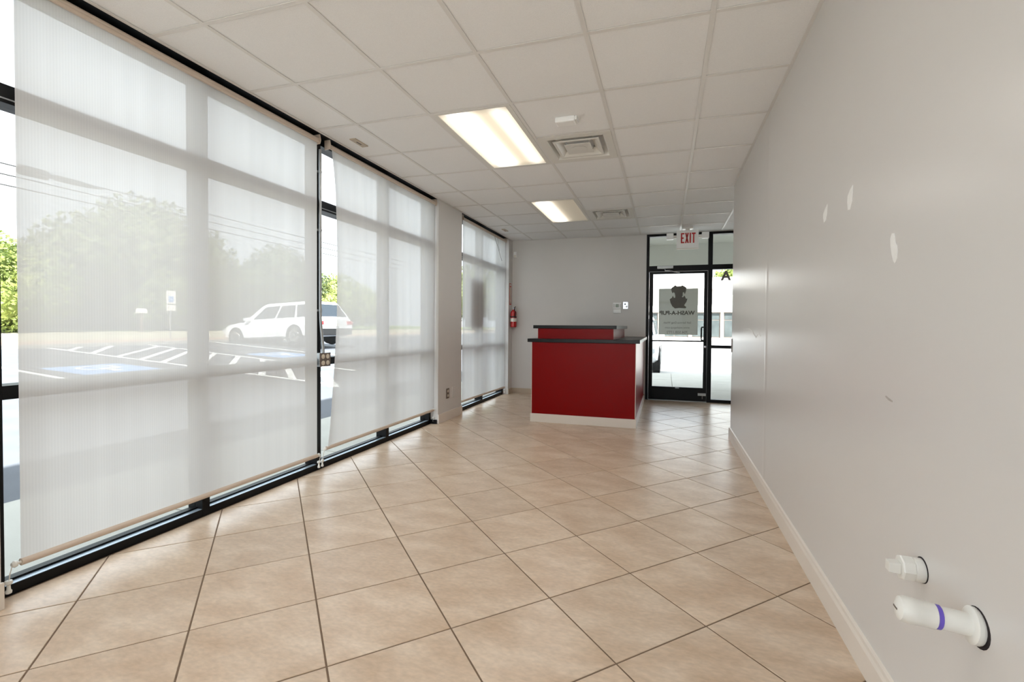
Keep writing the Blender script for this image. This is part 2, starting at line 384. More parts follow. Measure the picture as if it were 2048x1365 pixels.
# ------------------------------------------------------------------ ceiling: slab, T-grid, lay-in tiles
ceil = struct(B('ceiling', 'tile_ceil', [(-2.62, XR+.1, YF, YB+.02, 2.76, 2.80), (XR+.1, XFAR, YNOOK, YB+.02, 2.76, 2.80)]))
GX0, GY0, GP = -2.2411, 1.8221, .6096
xs = [XL-.005] + [GX0+GP*k for k in range(9)]; ys = [YF] + [GY0+GP*k for k in range(-8, 10)] + [YB+.01]
lights_at = {(1, 1), (1, 2)}
LIGHT_CELLS = [(-1.6315, 3.0413, 'full'), (-1.6315, 5.4797, 'half'), (-1.6315, .6029, 'full'), (-1.6315, -1.8355, 'full')]
VENTS = [(-1.0219, 3.6509), (-1.0219, 6.0893)]
def occupied(cx, cy):
    for x, y, _ in LIGHT_CELLS:
        if x < cx < x+GP and y < cy < y+2*GP: return True
    for x, y in VENTS:
        if x < cx < x+GP and y < cy < y+GP: return True
    return False
tile_me = {}
def ceil_tile(x0, x1, y0, y1):
    k = (round(x1-x0, 3), round(y1-y0, 3))
    if k not in tile_me:
        bm = bmesh.new(); a, b = (x1-x0)/2-.004, (y1-y0)/2-.004; box(bm, -a, a, -b, b, 0, .016)
        me = bpy.data.meshes.new('ceiling_tile'); bmesh.ops.recalc_face_normals(bm, faces=bm.faces)
        bmesh.ops.bevel(bm, geom=[e for e in bm.edges if all(v.co.z < .001 for v in e.verts)], offset=.004, segments=1, affect='EDGES')
        bm.to_mesh(me); bm.free(); me.materials.append(M['tile_ceil']); tile_me[k] = me
    link('ceiling_tile', tile_me[k], None, ceil, ((x0+x1)/2, (y0+y1)/2, ZC+.004))
tee_me = {}
def tee(x0, x1, y0, y1):
    """an inverted T: flange 24 mm wide with a stem above"""
    along_y = (y1-y0) > (x1-x0); L_ = (y1-y0) if along_y else (x1-x0); k = (along_y, round(L_, 3))
    if k not in tee_me:
        bm = bmesh.new()
        prism(bm, [(-.012,0),(.012,0),(.012,.0025),(.002,.0025),(.002,.03),(-.002,.03),(-.002,.0025),(-.012,.0025)],
              (lambda u, v, w: (u, w, v)) if along_y else (lambda u, v, w: (w, u, v)), (-L_/2, L_/2))
        bmesh.ops.recalc_face_normals(bm, faces=bm.faces)
        me = bpy.data.meshes.new('grid_tee'); bm.to_mesh(me); bm.free(); me.materials.append(M['tee']); tee_me[k] = me
    link('grid_tee', tee_me[k], None, ceil, ((x0+x1)/2, (y0+y1)/2, ZC-.0005))
for i in range(len(xs)-1):
    for j in range(len(ys)-1):
        x0, x1, y0, y1 = xs[i], xs[i+1], ys[j], ys[j+1]
        cx, cy = (x0+x1)/2, (y0+y1)/2
        if x0 < XR < x1 and cy < YEND: x1 = XR
        elif cx > XR and cy < YNOOK+.3: continue
        if y1-y0 > .05 and not occupied((x0+x1)/2, cy): ceil_tile(x0, x1, y0, y1)
        # cross tee on the near side of the cell
        inside_light = any(lx < cx < lx+GP and abs(y0-(ly+GP)) < .05 for lx, ly, _ in LIGHT_CELLS)
        if j > 0 and not inside_light: tee(x0+.012, x1-.012, y0-.012, y0+.012)
for x in xs[1:]:
    y0 = YF if x < XR else YNOOK+.3
    tee(x-.012, x+.012, y0, YB)
bx('wall_angle', 'tee', (XL-.004, XL+.018, YF, YB, ZC-.002, ZC+.001), ceil)
bx('wall_angle', 'tee', (XR-.018, XR, YF, YEND, ZC-.002, ZC+.001), ceil)
bx('wall_angle', 'tee', (XL+.018, XFAR, YB-.018, YB, ZC-.002, ZC+.001), ceil)

# ------------------------------------------------------------------ left window bays
XF, XG, XO = -2.705, -2.765, -2.82
def window_bay(name, verts_y, vw=.05):
    w = struct(empty(name, (XF, verts_y[0], 0)))
    for y in verts_y: bx('mullion', 'black', (XO, XF, y-vw/2, y+vw/2, 0, 2.70), w, .002)
    for a, b in zip(verts_y, verts_y[1:]):
        a += vw/2; b -= vw/2
        bx('sill', 'black', (XO, XF, a, b, 0, .045), w, .002)
        bx('glazing_stop', 'black', (XG-.018, XG+.018, a, b, .045, .056), w)
        bx('sill_sheen_plate', 'sill_sky_sheen', (XG+.019, XF-.003, a, b, .045, .0465), w)  # thin plate carrying the painted sky reflection on top of the black sill
        bx('middle_bar', 'black', (XO, XF, a, b, .852, .912), w, .002)
        bx('transom_bar', 'black', (XO, XF, a, b, 2.12, 2.20), w, .002)
        bx('transom_groove', 'galv', (XF-.001, XF+.002, a, b, 2.135, 2.141), w)
        bx('head', 'black', (XO, XF, a, b, 2.64, 2.70), w, .002)
        for z0, z1 in ((.056, .852), (.912, 2.12), (2.20, 2.64)): bx('pane', 'glass', (XG-.003, XG+.003, a, b, z0, z1), w)
    return w
window_bay('window_1', [1.247, 2.198, 3.184, 4.178, 5.075])
window_bay('window_2', [5.805, 6.757, 7.695])
window_bay('window_3', [-2.895, -1.9, -.92, .525])  # unseen extra bay without a shade, added to let in more daylight
w6 = struct(empty('window_6', (-1, YF, 0)))  # unseen glazing, added so sun on the floor bounces up to the ceiling
fx = [-2.60, -1.52, -.43, XR-.025]
for x in fx: bx('mullion', 'black', (x-.025, x+.025, YF-.11, YF, 0, 2.69), w6, .002)
for a, b in zip(fx, fx[1:]):
    for nm, z0, z1 in (('sill', 0, .05), ('middle_bar', .857, .905), ('transom_bar', 2.12, 2.20), ('head', 2.65, 2.69)): bx(nm, 'black', (a+.025, b-.025, YF-.11, YF, z0, z1), w6, .002)
    for z0, z1 in ((.05, .857), (.905, 2.12), (2.20, 2.65)): bx('pane', 'glass', (a+.025, b-.025, YF-.06, YF-.054, z0, z1), w6)
struct(bx('trim_1', 'black', (XF, XL-.006, 1.22, 5.10, 2.694, 2.70)), 'black soffit strip over the long window')
struct(bx('trim_2', 'black', (XF, XL-.006, 5.78, 7.72, 2.694, 2.70)), 'black soffit strip over the far window')
struct(bx('trim_3', 'black', (XF-.02, XL-.012, 5.085, 5.104, 0, .05)), 'black sill end cap at the column')

# ------------------------------------------------------------------ roller shades
def curve_at(tab, z):
    if z <= tab[0][0]: return tab[0][1]
    for (a, va), (b, vb) in zip(tab, tab[1:]):
        if z <= b: return va + (vb-va)*(z-a)/(b-a)
    return tab[-1][1]
def shade(label, ya, yb, hem_z, left=None, right=None, amp=.003, waves=((5, .4), (9, 1.7), (14, .2)), tilt=0, sheet_top=2.64, xs_=-2.655):
    t = thing('roller_shade', label, 'roller shade', (xs_, ya, hem_z), 'roller shades on the left windows')
    y0t, y1t = (curve_at(left, 2.6) if left else ya), (curve_at(right, 2.6) if right else yb)
    bm = bmesh.new(); tube(bm, [(xs_, ya-.01, 2.645), (xs_, yb+.01, 2.645)], .019, 14); obj('roller_tube', bm, 'roller', t, smooth=True)
    bm = bmesh.new(); box(bm, xs_+.008, xs_+.024, ya, yb, 2.618, 2.632); obj('fascia_lip', bm, 'roller', t, .002)
    for y, s in ((ya-.012, -1), (yb+.012, 1)):
        bm = bmesh.new(); prism(bm, [(-.03, 2.61), (.022, 2.615), (.03, 2.64), (.022, 2.688), (-.03, 2.688)], lambda u, v, w: (xs_+u, w, v), (y-.004, y+.004)); obj('bracket', bm, 'roller', t, .001)
    NY, NZ = 110, 60; V = []; F = []
    for i in range(NZ+1):
        z = hem_z + .012 + (sheet_top-hem_z-.012)*i/NZ
        a = curve_at(left, z) if left else ya; b = curve_at(right, z) if right else yb
        fall = .35 + .65*(z-hem_z)/2.5
        for j in range(NY+1):
            v = j/NY; y = a+(b-a)*v
            dx = sum(math.sin(2*PI*k*v+ph+.25*z)*amp*(1 if k < 8 else .5) for k, ph in waves)*fall
            e = min(v, 1-v); curl = .012*max(0, 1-e/.03) if left else 0
            V.append((xs_+dx*.6+curl*(1 if v < .5 else 0), y, z + tilt*(v-.5)*(1-i/NZ)))
    for i in range(NZ):
        for j in range(NY):
            k = i*(NY+1)+j; F.append((k, k+1, k+NY+2, k+NY+1))
    me = bpy.data.meshes.new('fabric'); me.from_pydata(V, [], F); me.update()
    for p in me.polygons: p.use_smooth = True
    link('fabric', me, 'shade', t)
    ha, hb = (curve_at(left, hem_z) if left else ya), (curve_at(right, hem_z) if right else yb)
    za, zb = hem_z-tilt/2, hem_z+tilt/2
    bm = bmesh.new(); tube(bm, [(xs_, ha, za), (xs_, hb, zb)], .0155, 14); obj('hem_bar', bm, 'roller', t, smooth=True)
    for y, z, s in ((ha, za, -1), (hb, zb, 1)):
        bm = bmesh.new(); lathe(bm, [(.006, 0), (.006, .012), (.013, .014), (.015, .022), (.009, .03), (.002, .031)], (xs_, y, z), (0, s, 0), 14); obj('end_cap', bm, 'white_pl', t, smooth=True)
        # cord from the cap to a little cleat on the frame
        cy = y + s*.035; cz = .075
        bm = bmesh.new(); tube(bm, [(xs_, y+s*.028, z), (xs_+.004, y+s*.033, z-.015), (xs_-.002, cy, (z+cz)/2), (xs_-.01, cy, cz)], .0022, 6); obj('cord', bm, 'white_pl', t, smooth=True)
        bm = bmesh.new(); lathe(bm, [(.001, .012), (.012, .008), (.014, -.004), (.006, -.012), (.007, -.03), (.011, -.036), (.010, -.046), (.002, -.05)], (xs_-.012, cy, cz), (0, 0, 1), 12); obj('cord_cleat', bm, 'white_pl', t, smooth=True)
    return t
shade('widest-looking beige sheer roller shade, nearest one, at the left edge', 1.300, 3.105, .143, amp=.0025, tilt=-.012)
L2 = [(.17, 3.215), (.35, 3.243), (.55, 3.263), (.8, 3.29), (1.0, 3.305), (1.2, 3.322), (1.6, 3.328), (2.0, 3.322), (2.3, 3.305), (2.45, 3.285), (2.6, 3.262), (2.64, 3.255)]
R2 = [(.17, 5.06), (.6, 5.085), (1.2, 5.088), (2.64, 5.082)]
shade('beige sheer roller shade between the metal conduit and the painted column, left edge curling', 3.245, 5.078, .170, L2, R2, amp=.006, tilt=0)
shade('farthest beige sheer roller shade, past the column, dark board behind it', 5.885, 7.655, .140, amp=.006, waves=((4, .9), (7, 2.2), (13, .6)), tilt=-.02)
# stray cords hanging from the far roller
t = thing('loose_cord', 'thin loose dark cord dangling over the top of the farthest shade', 'cord', (-2.63, 7.4, 2.6))
bm = bmesh.new(); tube(bm, [(-2.632, 7.08, 2.61), (-2.628, 7.22, 2.47), (-2.628, 7.34, 2.34), (-2.629, 7.42, 2.27)], .003, 6); obj('strand', bm, 'bronze', t)
bm = bmesh.new(); tube(bm, [(-2.632, 7.22, 2.62), (-2.628, 7.24, 2.50), (-2.628, 7.30, 2.42)], .002, 6); obj('strand', bm, 'bronze', t)

# board leaning against the glass behind the far shade
tag(bx('sign_board', 'board', (-2.752, -2.742, 6.21, 6.70, 1.165, 1.885), bevel=.002), 'plain brown board on the glass behind the farthest shade', 'sign board')

# ------------------------------------------------------------------ conduit and outlet box on the mullion
t = thing('electrical_conduit', 'thin galvanised conduit running down the black mullion between shades', 'conduit', (-2.69, 3.184, .95))
bm = bmesh.new(); tube(bm, [(-2.692, 3.186, 2.60), (-2.692, 3.186, 1.35), (-2.691, 3.188, 1.22), (-2.685, 3.196, 1.10), (-2.675, 3.198, 1.0), (-2.673, 3.198, .957)], .0125, 12); obj('pipe', bm, 'galv', t, smooth=True)
for z in (2.42, 1.95, 1.30):
    bm = bmesh.new(); tube(bm, [(-2.692, 3.186, z-.008), (-2.692, 3.186, z+.008)], .016, 12); box(bm, -2.704, -2.70, 3.15, 3.21, z-.008, z+.008); obj('strap', bm, 'galv', t)
t = thing('outlet_box', 'grey metal four-socket outlet box at the bottom of the conduit', 'outlet box', (-2.70, 3.19, .846))
bx('body', 'galv', (-2.704, -2.648, 3.128, 3.252, .846, .956), t, .004)
fp = bx('face_plate', 'brown_pl', (-2.648, -2.6445, 3.128, 3.252, .846, .956), t, .001)
for y in (3.163, 3.217):
    for z in (.875, .927):
        bm = bmesh.new(); lathe(bm, [(.019, 0), (.019, .003), (.016, .004)], (-2.6445, y, z), (1, 0, 0), 18); s = obj('socket', bm, 'outlet_face', fp)

# ------------------------------------------------------------------ plates on the column
t = thing('wall_outlet', 'brown duplex outlet on the column beside the far window', 'outlet', (XL, 5.361, .267))
pl = bx('plate', 'brown_pl', (XL, XL+.006, 5.322, 5.400, .272, .398), t, .002)
for z in (.306, .364):
    bm = bmesh.new(); lathe(bm, [(.018, 0), (.018, .003), (.014, .004)], (XL+.006, 5.361, z), (1, 0, 0), 16); obj('socket', bm, 'outlet_face', t)
bm = bmesh.new(); lathe(bm, [(.004, 0), (.004, .002)], (XL+.006, 5.361, .335), (1, 0, 0), 8); obj('screw', bm, 'chrome', t)
t = thing('blank_plate', 'wall-coloured blank cover plate next to the brown outlet', 'cover plate', (XL, 5.535, .263))
bx('plate', 'wall', (XL, XL+.006, 5.487, 5.585, .264, .398), t, .003)
for z in (.285, .377):
    bm = bmesh.new(); lathe(bm, [(.004, 0), (.004, .002)], (XL+.006, 5.536, z), (1, 0, 0), 8); obj('screw', bm, 'trim', t)

# ------------------------------------------------------------------ ceiling fixtures
def troffer(x, y, kind, label):
    t = thing('ceiling_light', label, 'ceiling light', (x+GP/2, y+GP, ZC), 'recessed ceiling lights')
    a, b, c, d = x+.013, x+GP-.013, y+.013, y+2*GP-.013; f = .036
    bx('housing', 'tee', (a, b, c, d, ZC+.045, ZC+.058), t)
    for nm, dm in (('frame', (a, a+f, c, d, ZC-.002, ZC+.045)), ('frame', (b-f, b, c, d, ZC-.002, ZC+.045)), ('frame', (a+f, b-f, c, c+f*.55, ZC-.002, ZC+.045)), ('frame', (a+f, b-f, d-f*.55, d, ZC-.002, ZC+.045))):
        bx(nm, 'white_pl', dm, t, .0015)
    ld = bpy.data.lights.new('tubes', 'AREA'); ld.shape = 'RECTANGLE'; ld.size = .48 if kind == 'full' else .25; ld.size_y = 1.1
    ld.energy = TUBES*(1 if kind == 'full' else .5); ld.color = (1, .975, .94)
    lo = bpy.data.objects.new('tubes', ld); COL.objects.link(lo); lo.parent = t; lo.location = (0 if kind == 'full' else -.12, 0, .0015)
    bx('lens', 'lens_'+kind, (a+f, b-f, c+f*.55, d-f*.55, ZC+.003, ZC+.009), t)
    return t
troffer(*LIGHT_CELLS[0], 'long recessed ceiling light with two glowing tubes, nearer the camera')
troffer(*LIGHT_CELLS[1], 'recessed ceiling light lit only on its left half, farther away')
troffer(*LIGHT_CELLS[2], 'added recessed ceiling light above the camera, out of view')  # unseen fixture added to brighten the near part of the room
troffer(*LIGHT_CELLS[3], 'added recessed ceiling light behind the camera, out of view')  # second added fixture, unseen, for more light at the camera end

def vent(x, y, label, open_):
    t = thing('ceiling_vent', label, 'ceiling vent', (x+GP/2, y+GP/2, ZC), 'square ceiling vents')
    cx, cy = x+GP/2, y+GP/2
    def ringo(name, prof, m='white_pl'):
        """square ring: prof is a closed section of (half width, height)"""
        bm = bmesh.new(); cs = ((-1,-1),(1,-1),(1,1),(-1,1))
        R_ = [[bm.verts.new((cx+sx*h, cy+sy*h, ZC+z)) for h, z in prof] for sx, sy in cs]; n = len(prof)
        for k in range(4):
            for i in range(n): bm.faces.new((R_[k][i], R_[k][(i+1) % n], R_[(k+1) % 4][(i+1) % n], R_[(k+1) % 4][i]))
        return obj(name, bm, m, t)
    H2 = GP/2-.013
    ringo('face_frame', [(H2, -.003), (.232, -.003), (.225, .002), (.175, .13), (.173, .135), (.235, .004), (H2, .002)])
    ringo('back_pan', [(.175, .13), (.10, .133), (.10, .136), (.175, .136)], 'bronze')
    ringo('middle_cone', [(.188, -.004), (.182, -.006), (.166, -.005), (.118, .042), (.116, .046), (.166, .000), (.188, .000)])
    bm = bmesh.new(); box(bm, cx-.108, cx+.108, cy-.108, cy+.108, ZC-.006, ZC-.002); obj('center_panel', bm, 'white_pl', t, .0012)
    bm = bmesh.new(); lathe(bm, [(.05, 0), (.068, -.0015), (.07, -.004), (.02, -.005), (.001, -.005)], (cx, cy, ZC-.006), (0, 0, 1), 20); obj('center_boss', bm, 'white_pl', t, smooth=True)
    bm = bmesh.new(); lathe(bm, [(.150, .1285), (.152, .1286)], (cx, cy, ZC), (0, 0, 1), 28); obj('duct_opening', bm, 'hole' if open_ else 'bronze', t)
    for sx, sy in ((-1, -1), (1, -1), (1, 1), (-1, 1)):
        bm = bmesh.new(); tube(bm, [(cx+sx*.085, cy+sy*.095, ZC-.002), (cx+sx*.145, cy+sy*.155, ZC+.128)], .0032, 6); obj('hanger_rod', bm, 'galv', t)
vent(*VENTS[0], 'square stepped ceiling vent beside the two-tube light, black duct showing', True)
vent(*VENTS[1], 'square stepped ceiling vent beside the half-lit far light', False)

t = thing('ceiling_sensor', 'small white rounded sensor box on a ceiling tile before the nearer vent', 'sensor', (-.711, 3.378, ZC-.035))
bx('body', 'bright_white', (-.786, -.640, 3.335, 3.425, ZC-.036, ZC+.004), t, .012)
bx('end_cap', 'bright_white', (-.640, -.628, 3.345, 3.415, ZC-.026, ZC+.004), t, .004)
for (x, y, lab) in ((-2.445, 3.352, 'small beige rectangular plate on the ceiling near the conduit'), (-2.438, 7.02, 'small beige plate on the ceiling above the farthest shade')):
    t = thing('ceiling_plate', lab, 'ceiling plate', (x, y, ZC), 'beige plates on the ceiling')
    bx('plate', 'beige_base', (x-.028, x+.028, y-.085, y+.085, ZC-.004, ZC+.005), t, .0015)
    bx('lens', 'brown_pl', (x-.006, x+.006, y-.03, y+.03, ZC-.006, ZC-.004), t)

# ------------------------------------------------------------------ exit sign
EY = 7.50
t = thing('exit_sign', 'white exit sign with red letters and two emergency lamp heads over the door', 'exit sign', (.295, EY, 2.37))
sgn = bx('housing', 'bright_white', (.138, .452, EY, EY+.045, 2.372, 2.645), t, .006)
bx('lower_lip', 'label_w', (.138, .452, EY-.008, EY+.045, 2.362, 2.374), t, .002)
bx('canopy', 'white_pl', (.22, .37, EY-.03, EY+.075, 2.662, ZC+.002), t, .004)
bx('stem', 'white_pl', (.265, .325, EY+.005, EY+.04, 2.64, 2.665), t)
def letter(polys, x0, z0, w, h, name='letter'):
    bm = bmesh.new()
    for P_ in polys: prism(bm, P_, lambda u, v, q: (x0+u*w, EY-q, z0+v*h), (-.001, .003))
    obj(name, bm, 'sign_red', sgn)
lz, lh = 2.452, .152
letter([[(0,0),(.36,0),(.36,1),(0,1)], [(.36,0),(1,0),(1,.13),(.36,.13)], [(.36,.43),(.8,.43),(.8,.57),(.36,.57)], [(.36,.87),(1,.87),(1,1),(.36,1)]], .200, lz, .050, lh)
letter([[(0,0),(.36,0),(1,1),(.64,1)], [(.64,0),(1,0),(.36,1),(0,1)]], .260, lz, .052, lh)
letter([[(0,0),(1,0),(1,1),(0,1)]], .324, lz, .018, lh)
letter([[(.34,0),(.66,0),(.66,.86),(.34,.86)], [(0,.86),(1,.86),(1,1),(0,1)]], .354, lz, .054, lh)
for s, x in ((-1, .138), (1, .452)):
    bx('lamp_arm', 'white_pl', (min(x, x+s*.05), max(x, x+s*.05), EY+.008, EY+.035, 2.53, 2.575), t, .003)
    bx('lamp_head', 'bright_white', (min(x+s*.045, x+s*.145), max(x+s*.045, x+s*.145), EY-.02, EY+.06, 2.515, 2.605), t, .008)

# ------------------------------------------------------------------ storefront at the back: door, transom, sidelights
YG = YB+.055
def vbar(w, x0, x1, z0, z1, nm='mullion', y0=YB, y1=YB+.11): bx(nm, 'black', (x0, x1, y0, y1, z0, z1), w, .002)
d1 = struct(empty('door_1', (.155, YB, 0)))
vbar(d1, -.312, -.270, 0, 2.69, 'jamb'); vbar(d1, .626, .690, 0, 2.69, 'jamb')
vbar(d1, -.270, .626, 2.085, 2.175, 'transom_bar'); vbar(d1, -.270, .626, 2.65, 2.69, 'head')
bx('transom_pane', 'glass', (-.270, .626, YG-.003, YG+.003, 2.175, 2.65), d1)
YD0, YD1 = YB+.012, YB+.056; YDG = YB+.034
lf = lambda nm, dm, m='black', bv=.002: bx(nm, m, dm, d1, bv)
lf('stile', (-.266, -.205, YD0, YD1, .012, 2.080)); lf('stile', (.572, .622, YD0, YD1, .012, 2.080))
lf('top_rail', (-.205, .572, YD0, YD1, 2.045, 2.080)); lf('bottom_rail', (-.205, .572, YD0, YD1, .012, .223))
lf('pane', (-.205, .572, YDG-.003, YDG+.003, .223, 2.045), 'glass', 0)
lf('threshold', (-.27, .626, YB-.01, YB+.1, 0, .012), 'galv')
bm = bmesh.new(); tube(bm, [(-.235, YD0, .967), (-.235, YD0-.045, .967), (.56, YD0-.045, .967), (.60, YD0-.04, .967), (.60, YD0, .967)], .0115, 10); obj('push_bar', bm, 'black', d1, smooth=True)
bm = bmesh.new(); tube(bm, [(.60, YD1, .975), (.548, YD1+.05, .980), (.545, YD1+.055, 1.0), (.545, YD1+.055, 1.17), (.55, YD1+.05, 1.188), (.60, YD1, 1.19)], .012, 10); obj('pull_handle', bm, 'black', d1, smooth=True)
bm = bmesh.new(); lathe(bm, [(.019, 0), (.019, .006), (.013, .008), (.012, .014), (.002, .015)], (.598, YD0, .879), (0, -1, 0), 16); obj('lock_cylinder', bm, 'chrome', d1, smooth=True)
lf('closer_body', (-.145, .102, YB-.055, YB, 2.120, 2.168), 'galv', .006)
bm = bmesh.new(); tube(bm, [(-.02, YB-.03, 2.12), (-.02, YB-.03, 2.095), (.06, YB-.06, 2.088)], .011, 8); tube(bm, [(.06, YB-.06, 2.086), (.17, YB-.005, 2.062), (.20, YD0, 2.060)], .009, 8); obj('closer_arm', bm, 'chrome', d1, smooth=True)
lf('flush_bolt', (.497, .618, YD0-.012, YD0, .100, .142), 'galv', .004)
bm = bmesh.new(); tube(bm, [(.565, YD0-.006, .1), (.565, YD0-.006, .05)], .006, 8); obj('bolt_rod', bm, 'galv', d1)
lf('kick_mark', (.155, .215, YD0-.002, YD0, .205, .216), 'galv', 0)
for n, (a, b) in enumerate(((.690, 1.66), (1.71, 3.15))):
    w = struct(empty('window_%d' % (4+n), (a, YB, 0)))
    vbar(w, b, b+.05, 0, 2.69)
    for nm, z0, z1 in (('sill', 0, .05), ('middle_bar', .857, .905), ('transom_bar', 2.10, 2.175), ('head', 2.65, 2.69)): vbar(w, a, b, z0, z1, nm)
    for z0, z1 in ((.05, .857), (.905, 2.10), (2.175, 2.65)): bx('pane', 'glass', (a, b, YG-.003, YG+.003, z0, z1), w)
struct(bx('trim_4', 'wall', (-.315, XFAR, YB, YB+.12, 2.69, 2.95)), 'wall strip above the storefront')

# graphics on the door glass (seen from behind, so reversed)
tag(bx('paper_poster', 'paper', (-.114, .484, YDG+.0045, YDG+.0055, 1.065, 1.808)), 'grey translucent paper sheet taped to the outside of the glass door', 'poster')
def font_mesh(txt, size, bold=0, ext=.0004, sx=1.0):
    c = bpy.data.curves.new('t', 'FONT'); c.body = txt; c.size = size; c.extrude = ext; c.offset = bold; c.align_x = 'CENTER'
    o = bpy.data.objects.new('t', c); COL.objects.link(o); dg = bpy.context.evaluated_depsgraph_get()
    me = bpy.data.meshes.new_from_object(o.evaluated_get(dg)); COL.objects.unlink(o); bpy.data.objects.remove(o)
    return me
def text_on_glass(name, txt, x, z, size, m, parent=None, bold=0, y=YDG-.0045, sx=1.0):
    me = font_mesh(txt, size, bold)
    # font faces +Z; stand it up facing the street (+Y), so it reads reversed from inside
    for v in me.vertices: v.co = Vector((-v.co.x*sx + x, -v.co.z + y, v.co.y + z))
    me.name = name; me.flip_normals()
    return link(name, me, m, parent)
DP = [(345,190),(435,125),(462,152),(545,150),(578,130),(668,182),(655,260),(635,320),(612,275),(590,285),(590,350),(570,375),(600,380),(625,345),(640,370),(660,412),(690,408),(670,475),(622,548),(668,582),(655,610),(520,603),(430,612),(372,565),(335,495),(316,420),(360,392),(385,345),(402,388),(430,392),(432,350),(418,290),(395,275),(375,300),(352,250)]
bm = bmesh.new(); prism(bm, [(-.114+(x-85)*.000725, 1.807-(z-200)*.000774) for x, z in DP], lambda u, v, w: (u, w, v), (YDG-.0048, YDG-.0035))
tag(obj('dog_decal', bm, 'vinyl'), 'dark vinyl silhouette of a dog in a tub on the door glass', 'decal')
t = thing('vinyl_lettering', 'reversed dark vinyl lettering on the door glass below the dog', 'lettering', (.185, YDG, 1.07))
o = text_on_glass('shop_name', 'WASH-A-PUP', .168, 1.387, .088, 'vinyl', t, bold=.0028, sx=1.02)
text_on_glass('text_line', 'Self Service Dog Wash', .175, 1.245, .046, 'vinyl2', t)
text_on_glass('text_line', 'www.washapup.com', .175, 1.165, .046, 'vinyl2', t)
text_on_glass('phone_number', '704.508.1772', .175, 1.085, .060, 'vinyl2', t)
tag(text_on_glass('letter_decal', 'A', .889, 1.933, .195, 'vinyl2', bold=.009, y=YG-.0045), 'big grey letter A on the sidelight glass next to the door', 'letter decal')

# ------------------------------------------------------------------ things on the back wall and the stub wall
t = thing('thermostat', 'white thermostat with a small display on the back wall', 'thermostat', (-.775, YB, 1.41))
bx('body', 'bright_white', (-.842, -.708, YB-.028, YB, 1.482, 1.586), t, .008)
bx('display', 'lcd', (-.802, -.748, YB-.030, YB-.027, 1.508, 1.562), t)
bx('vent_slot', 'brown_pl', (-.828, -.822, YB-.030, YB-.027, 1.505, 1.565), t); bx('vent_slot', 'brown_pl', (-.73, -.724, YB-.030, YB-.027, 1.505, 1.565), t)
lb = bx('lower_cover', 'bright_white', (-.840, -.712, YB-.022, YB, 1.412, 1.480), t, .010)
bm = bmesh.new()
t = thing('key_switch_plate', 'small shiny metal switch plate just right of the thermostat', 'switch plate', (-.64, YB, 1.478))
bx('plate', 'chrome', (-.682, -.600, YB-.006, YB, 1.480, 1.598), t, .002)
bm = bmesh.new(); lathe(bm, [(.012, 0), (.012, .006), (.004, .008)], (-.648, YB-.006, 1.56), (0, -1, 0), 14); obj('key_hole', bm, 'hole', t)
bm = bmesh.new(); lathe(bm, [(.013, 0), (.013, .01), (.004, .014)], (-.622, YB-.006, 1.52), (0, -1, 0), 14); obj('button', bm, 'white_pl', t, smooth=True)
t = thing('motion_detector', 'small white motion detector high in the far left corner', 'motion detector', (-2.55, YB, 2.385))
bm = bmesh.new(); prism(bm, [(-.03, -.055), (.03, -.055), (.03, .055), (-.03, .055)], lambda u, v, w: (-2.551+u*(1 if w > -.02 else .9), YB+w, 2.443+v*(1 if w > -.02 else .85)), (-.042, 0)); obj('body', bm, 'bright_white', t, .006)
bx('lens', 'label_w', (-2.571, -2.531, YB-.046, YB-.038, 2.395, 2.435), t, .004)
t = thing('fire_extinguisher', 'red fire extinguisher hanging on the narrow wall beside the farthest shade', 'fire extinguisher', (-2.548, 7.82, 1.163))
ex = (-2.548, 7.82, 0)
bm = bmesh.new(); lathe(bm, [(.045, 1.165), (.052, 1.172), (.053, 1.19), (.053, 1.40), (.048, 1.435), (.030, 1.458), (.018, 1.465), (.018, 1.475)], ex, seg=24); obj('cylinder', bm, 'ext_red', t, smooth=True)
bm = bmesh.new(); lathe(bm, [(.0535, 1.262), (.0540, 1.265), (.0540, 1.318), (.0535, 1.321)], ex, seg=24); obj('label_band', bm, 'label_w', t, smooth=True)
bm = bmesh.new(); lathe(bm, [(.0545, 1.335), (.0565, 1.338), (.0565, 1.352), (.0545, 1.355)], ex, seg=24); obj('strap', bm, 'rubber', t, smooth=True)
bm = bmesh.new(); lathe(bm, [(.016, 1.47), (.016, 1.50), (.010, 1.505), (.010, 1.512)], ex, seg=14); obj('valve', bm, 'chrome', t, smooth=True)
bm = bmesh.new(); tube(bm, [(-2.548, 7.82, 1.500), (-2.50, 7.78, 1.518)], .007, 8); tube(bm, [(-2.548, 7.82, 1.488), (-2.505, 7.785, 1.485)], .006, 8); obj('lever', bm, 'rubber', t)
bm = bmesh.new(); tube(bm, [(-2.54, 7.80, 1.488), (-2.515, 7.765, 1.475), (-2.496, 7.755, 1.43), (-2.494, 7.757, 1.36), (-2.498, 7.763, 1.33)], [.006, .006, .007, .010, .013], 10); obj('hose', bm, 'rubber', t, smooth=True)
t = thing('extinguisher_sign', 'narrow red-edged vertical sign above the fire extinguisher', 'sign', (XL, 7.82, 1.555))
bx('plate', 'sign_red', (XL, XL+.003, 7.772, 7.868, 1.556, 1.930), t)
bx('center_field', 'beige_base', (XL+.003, XL+.0036, 7.787, 7.853, 1.572, 1.868), t)
bm = bmesh.new(); prism(bm, [(7.81, 1.86), (7.83, 1.86), (7.83, 1.64), (7.848, 1.64), (7.82, 1.585), (7.792, 1.64), (7.81, 1.64)], lambda u, v, w: (XL+w, u, v), (.0036, .0044)); obj('arrow', bm, 'label_w', t)
bx('title_bar', 'label_w', (XL+.003, XL+.0036, 7.785, 7.855, 1.885, 1.918), t)
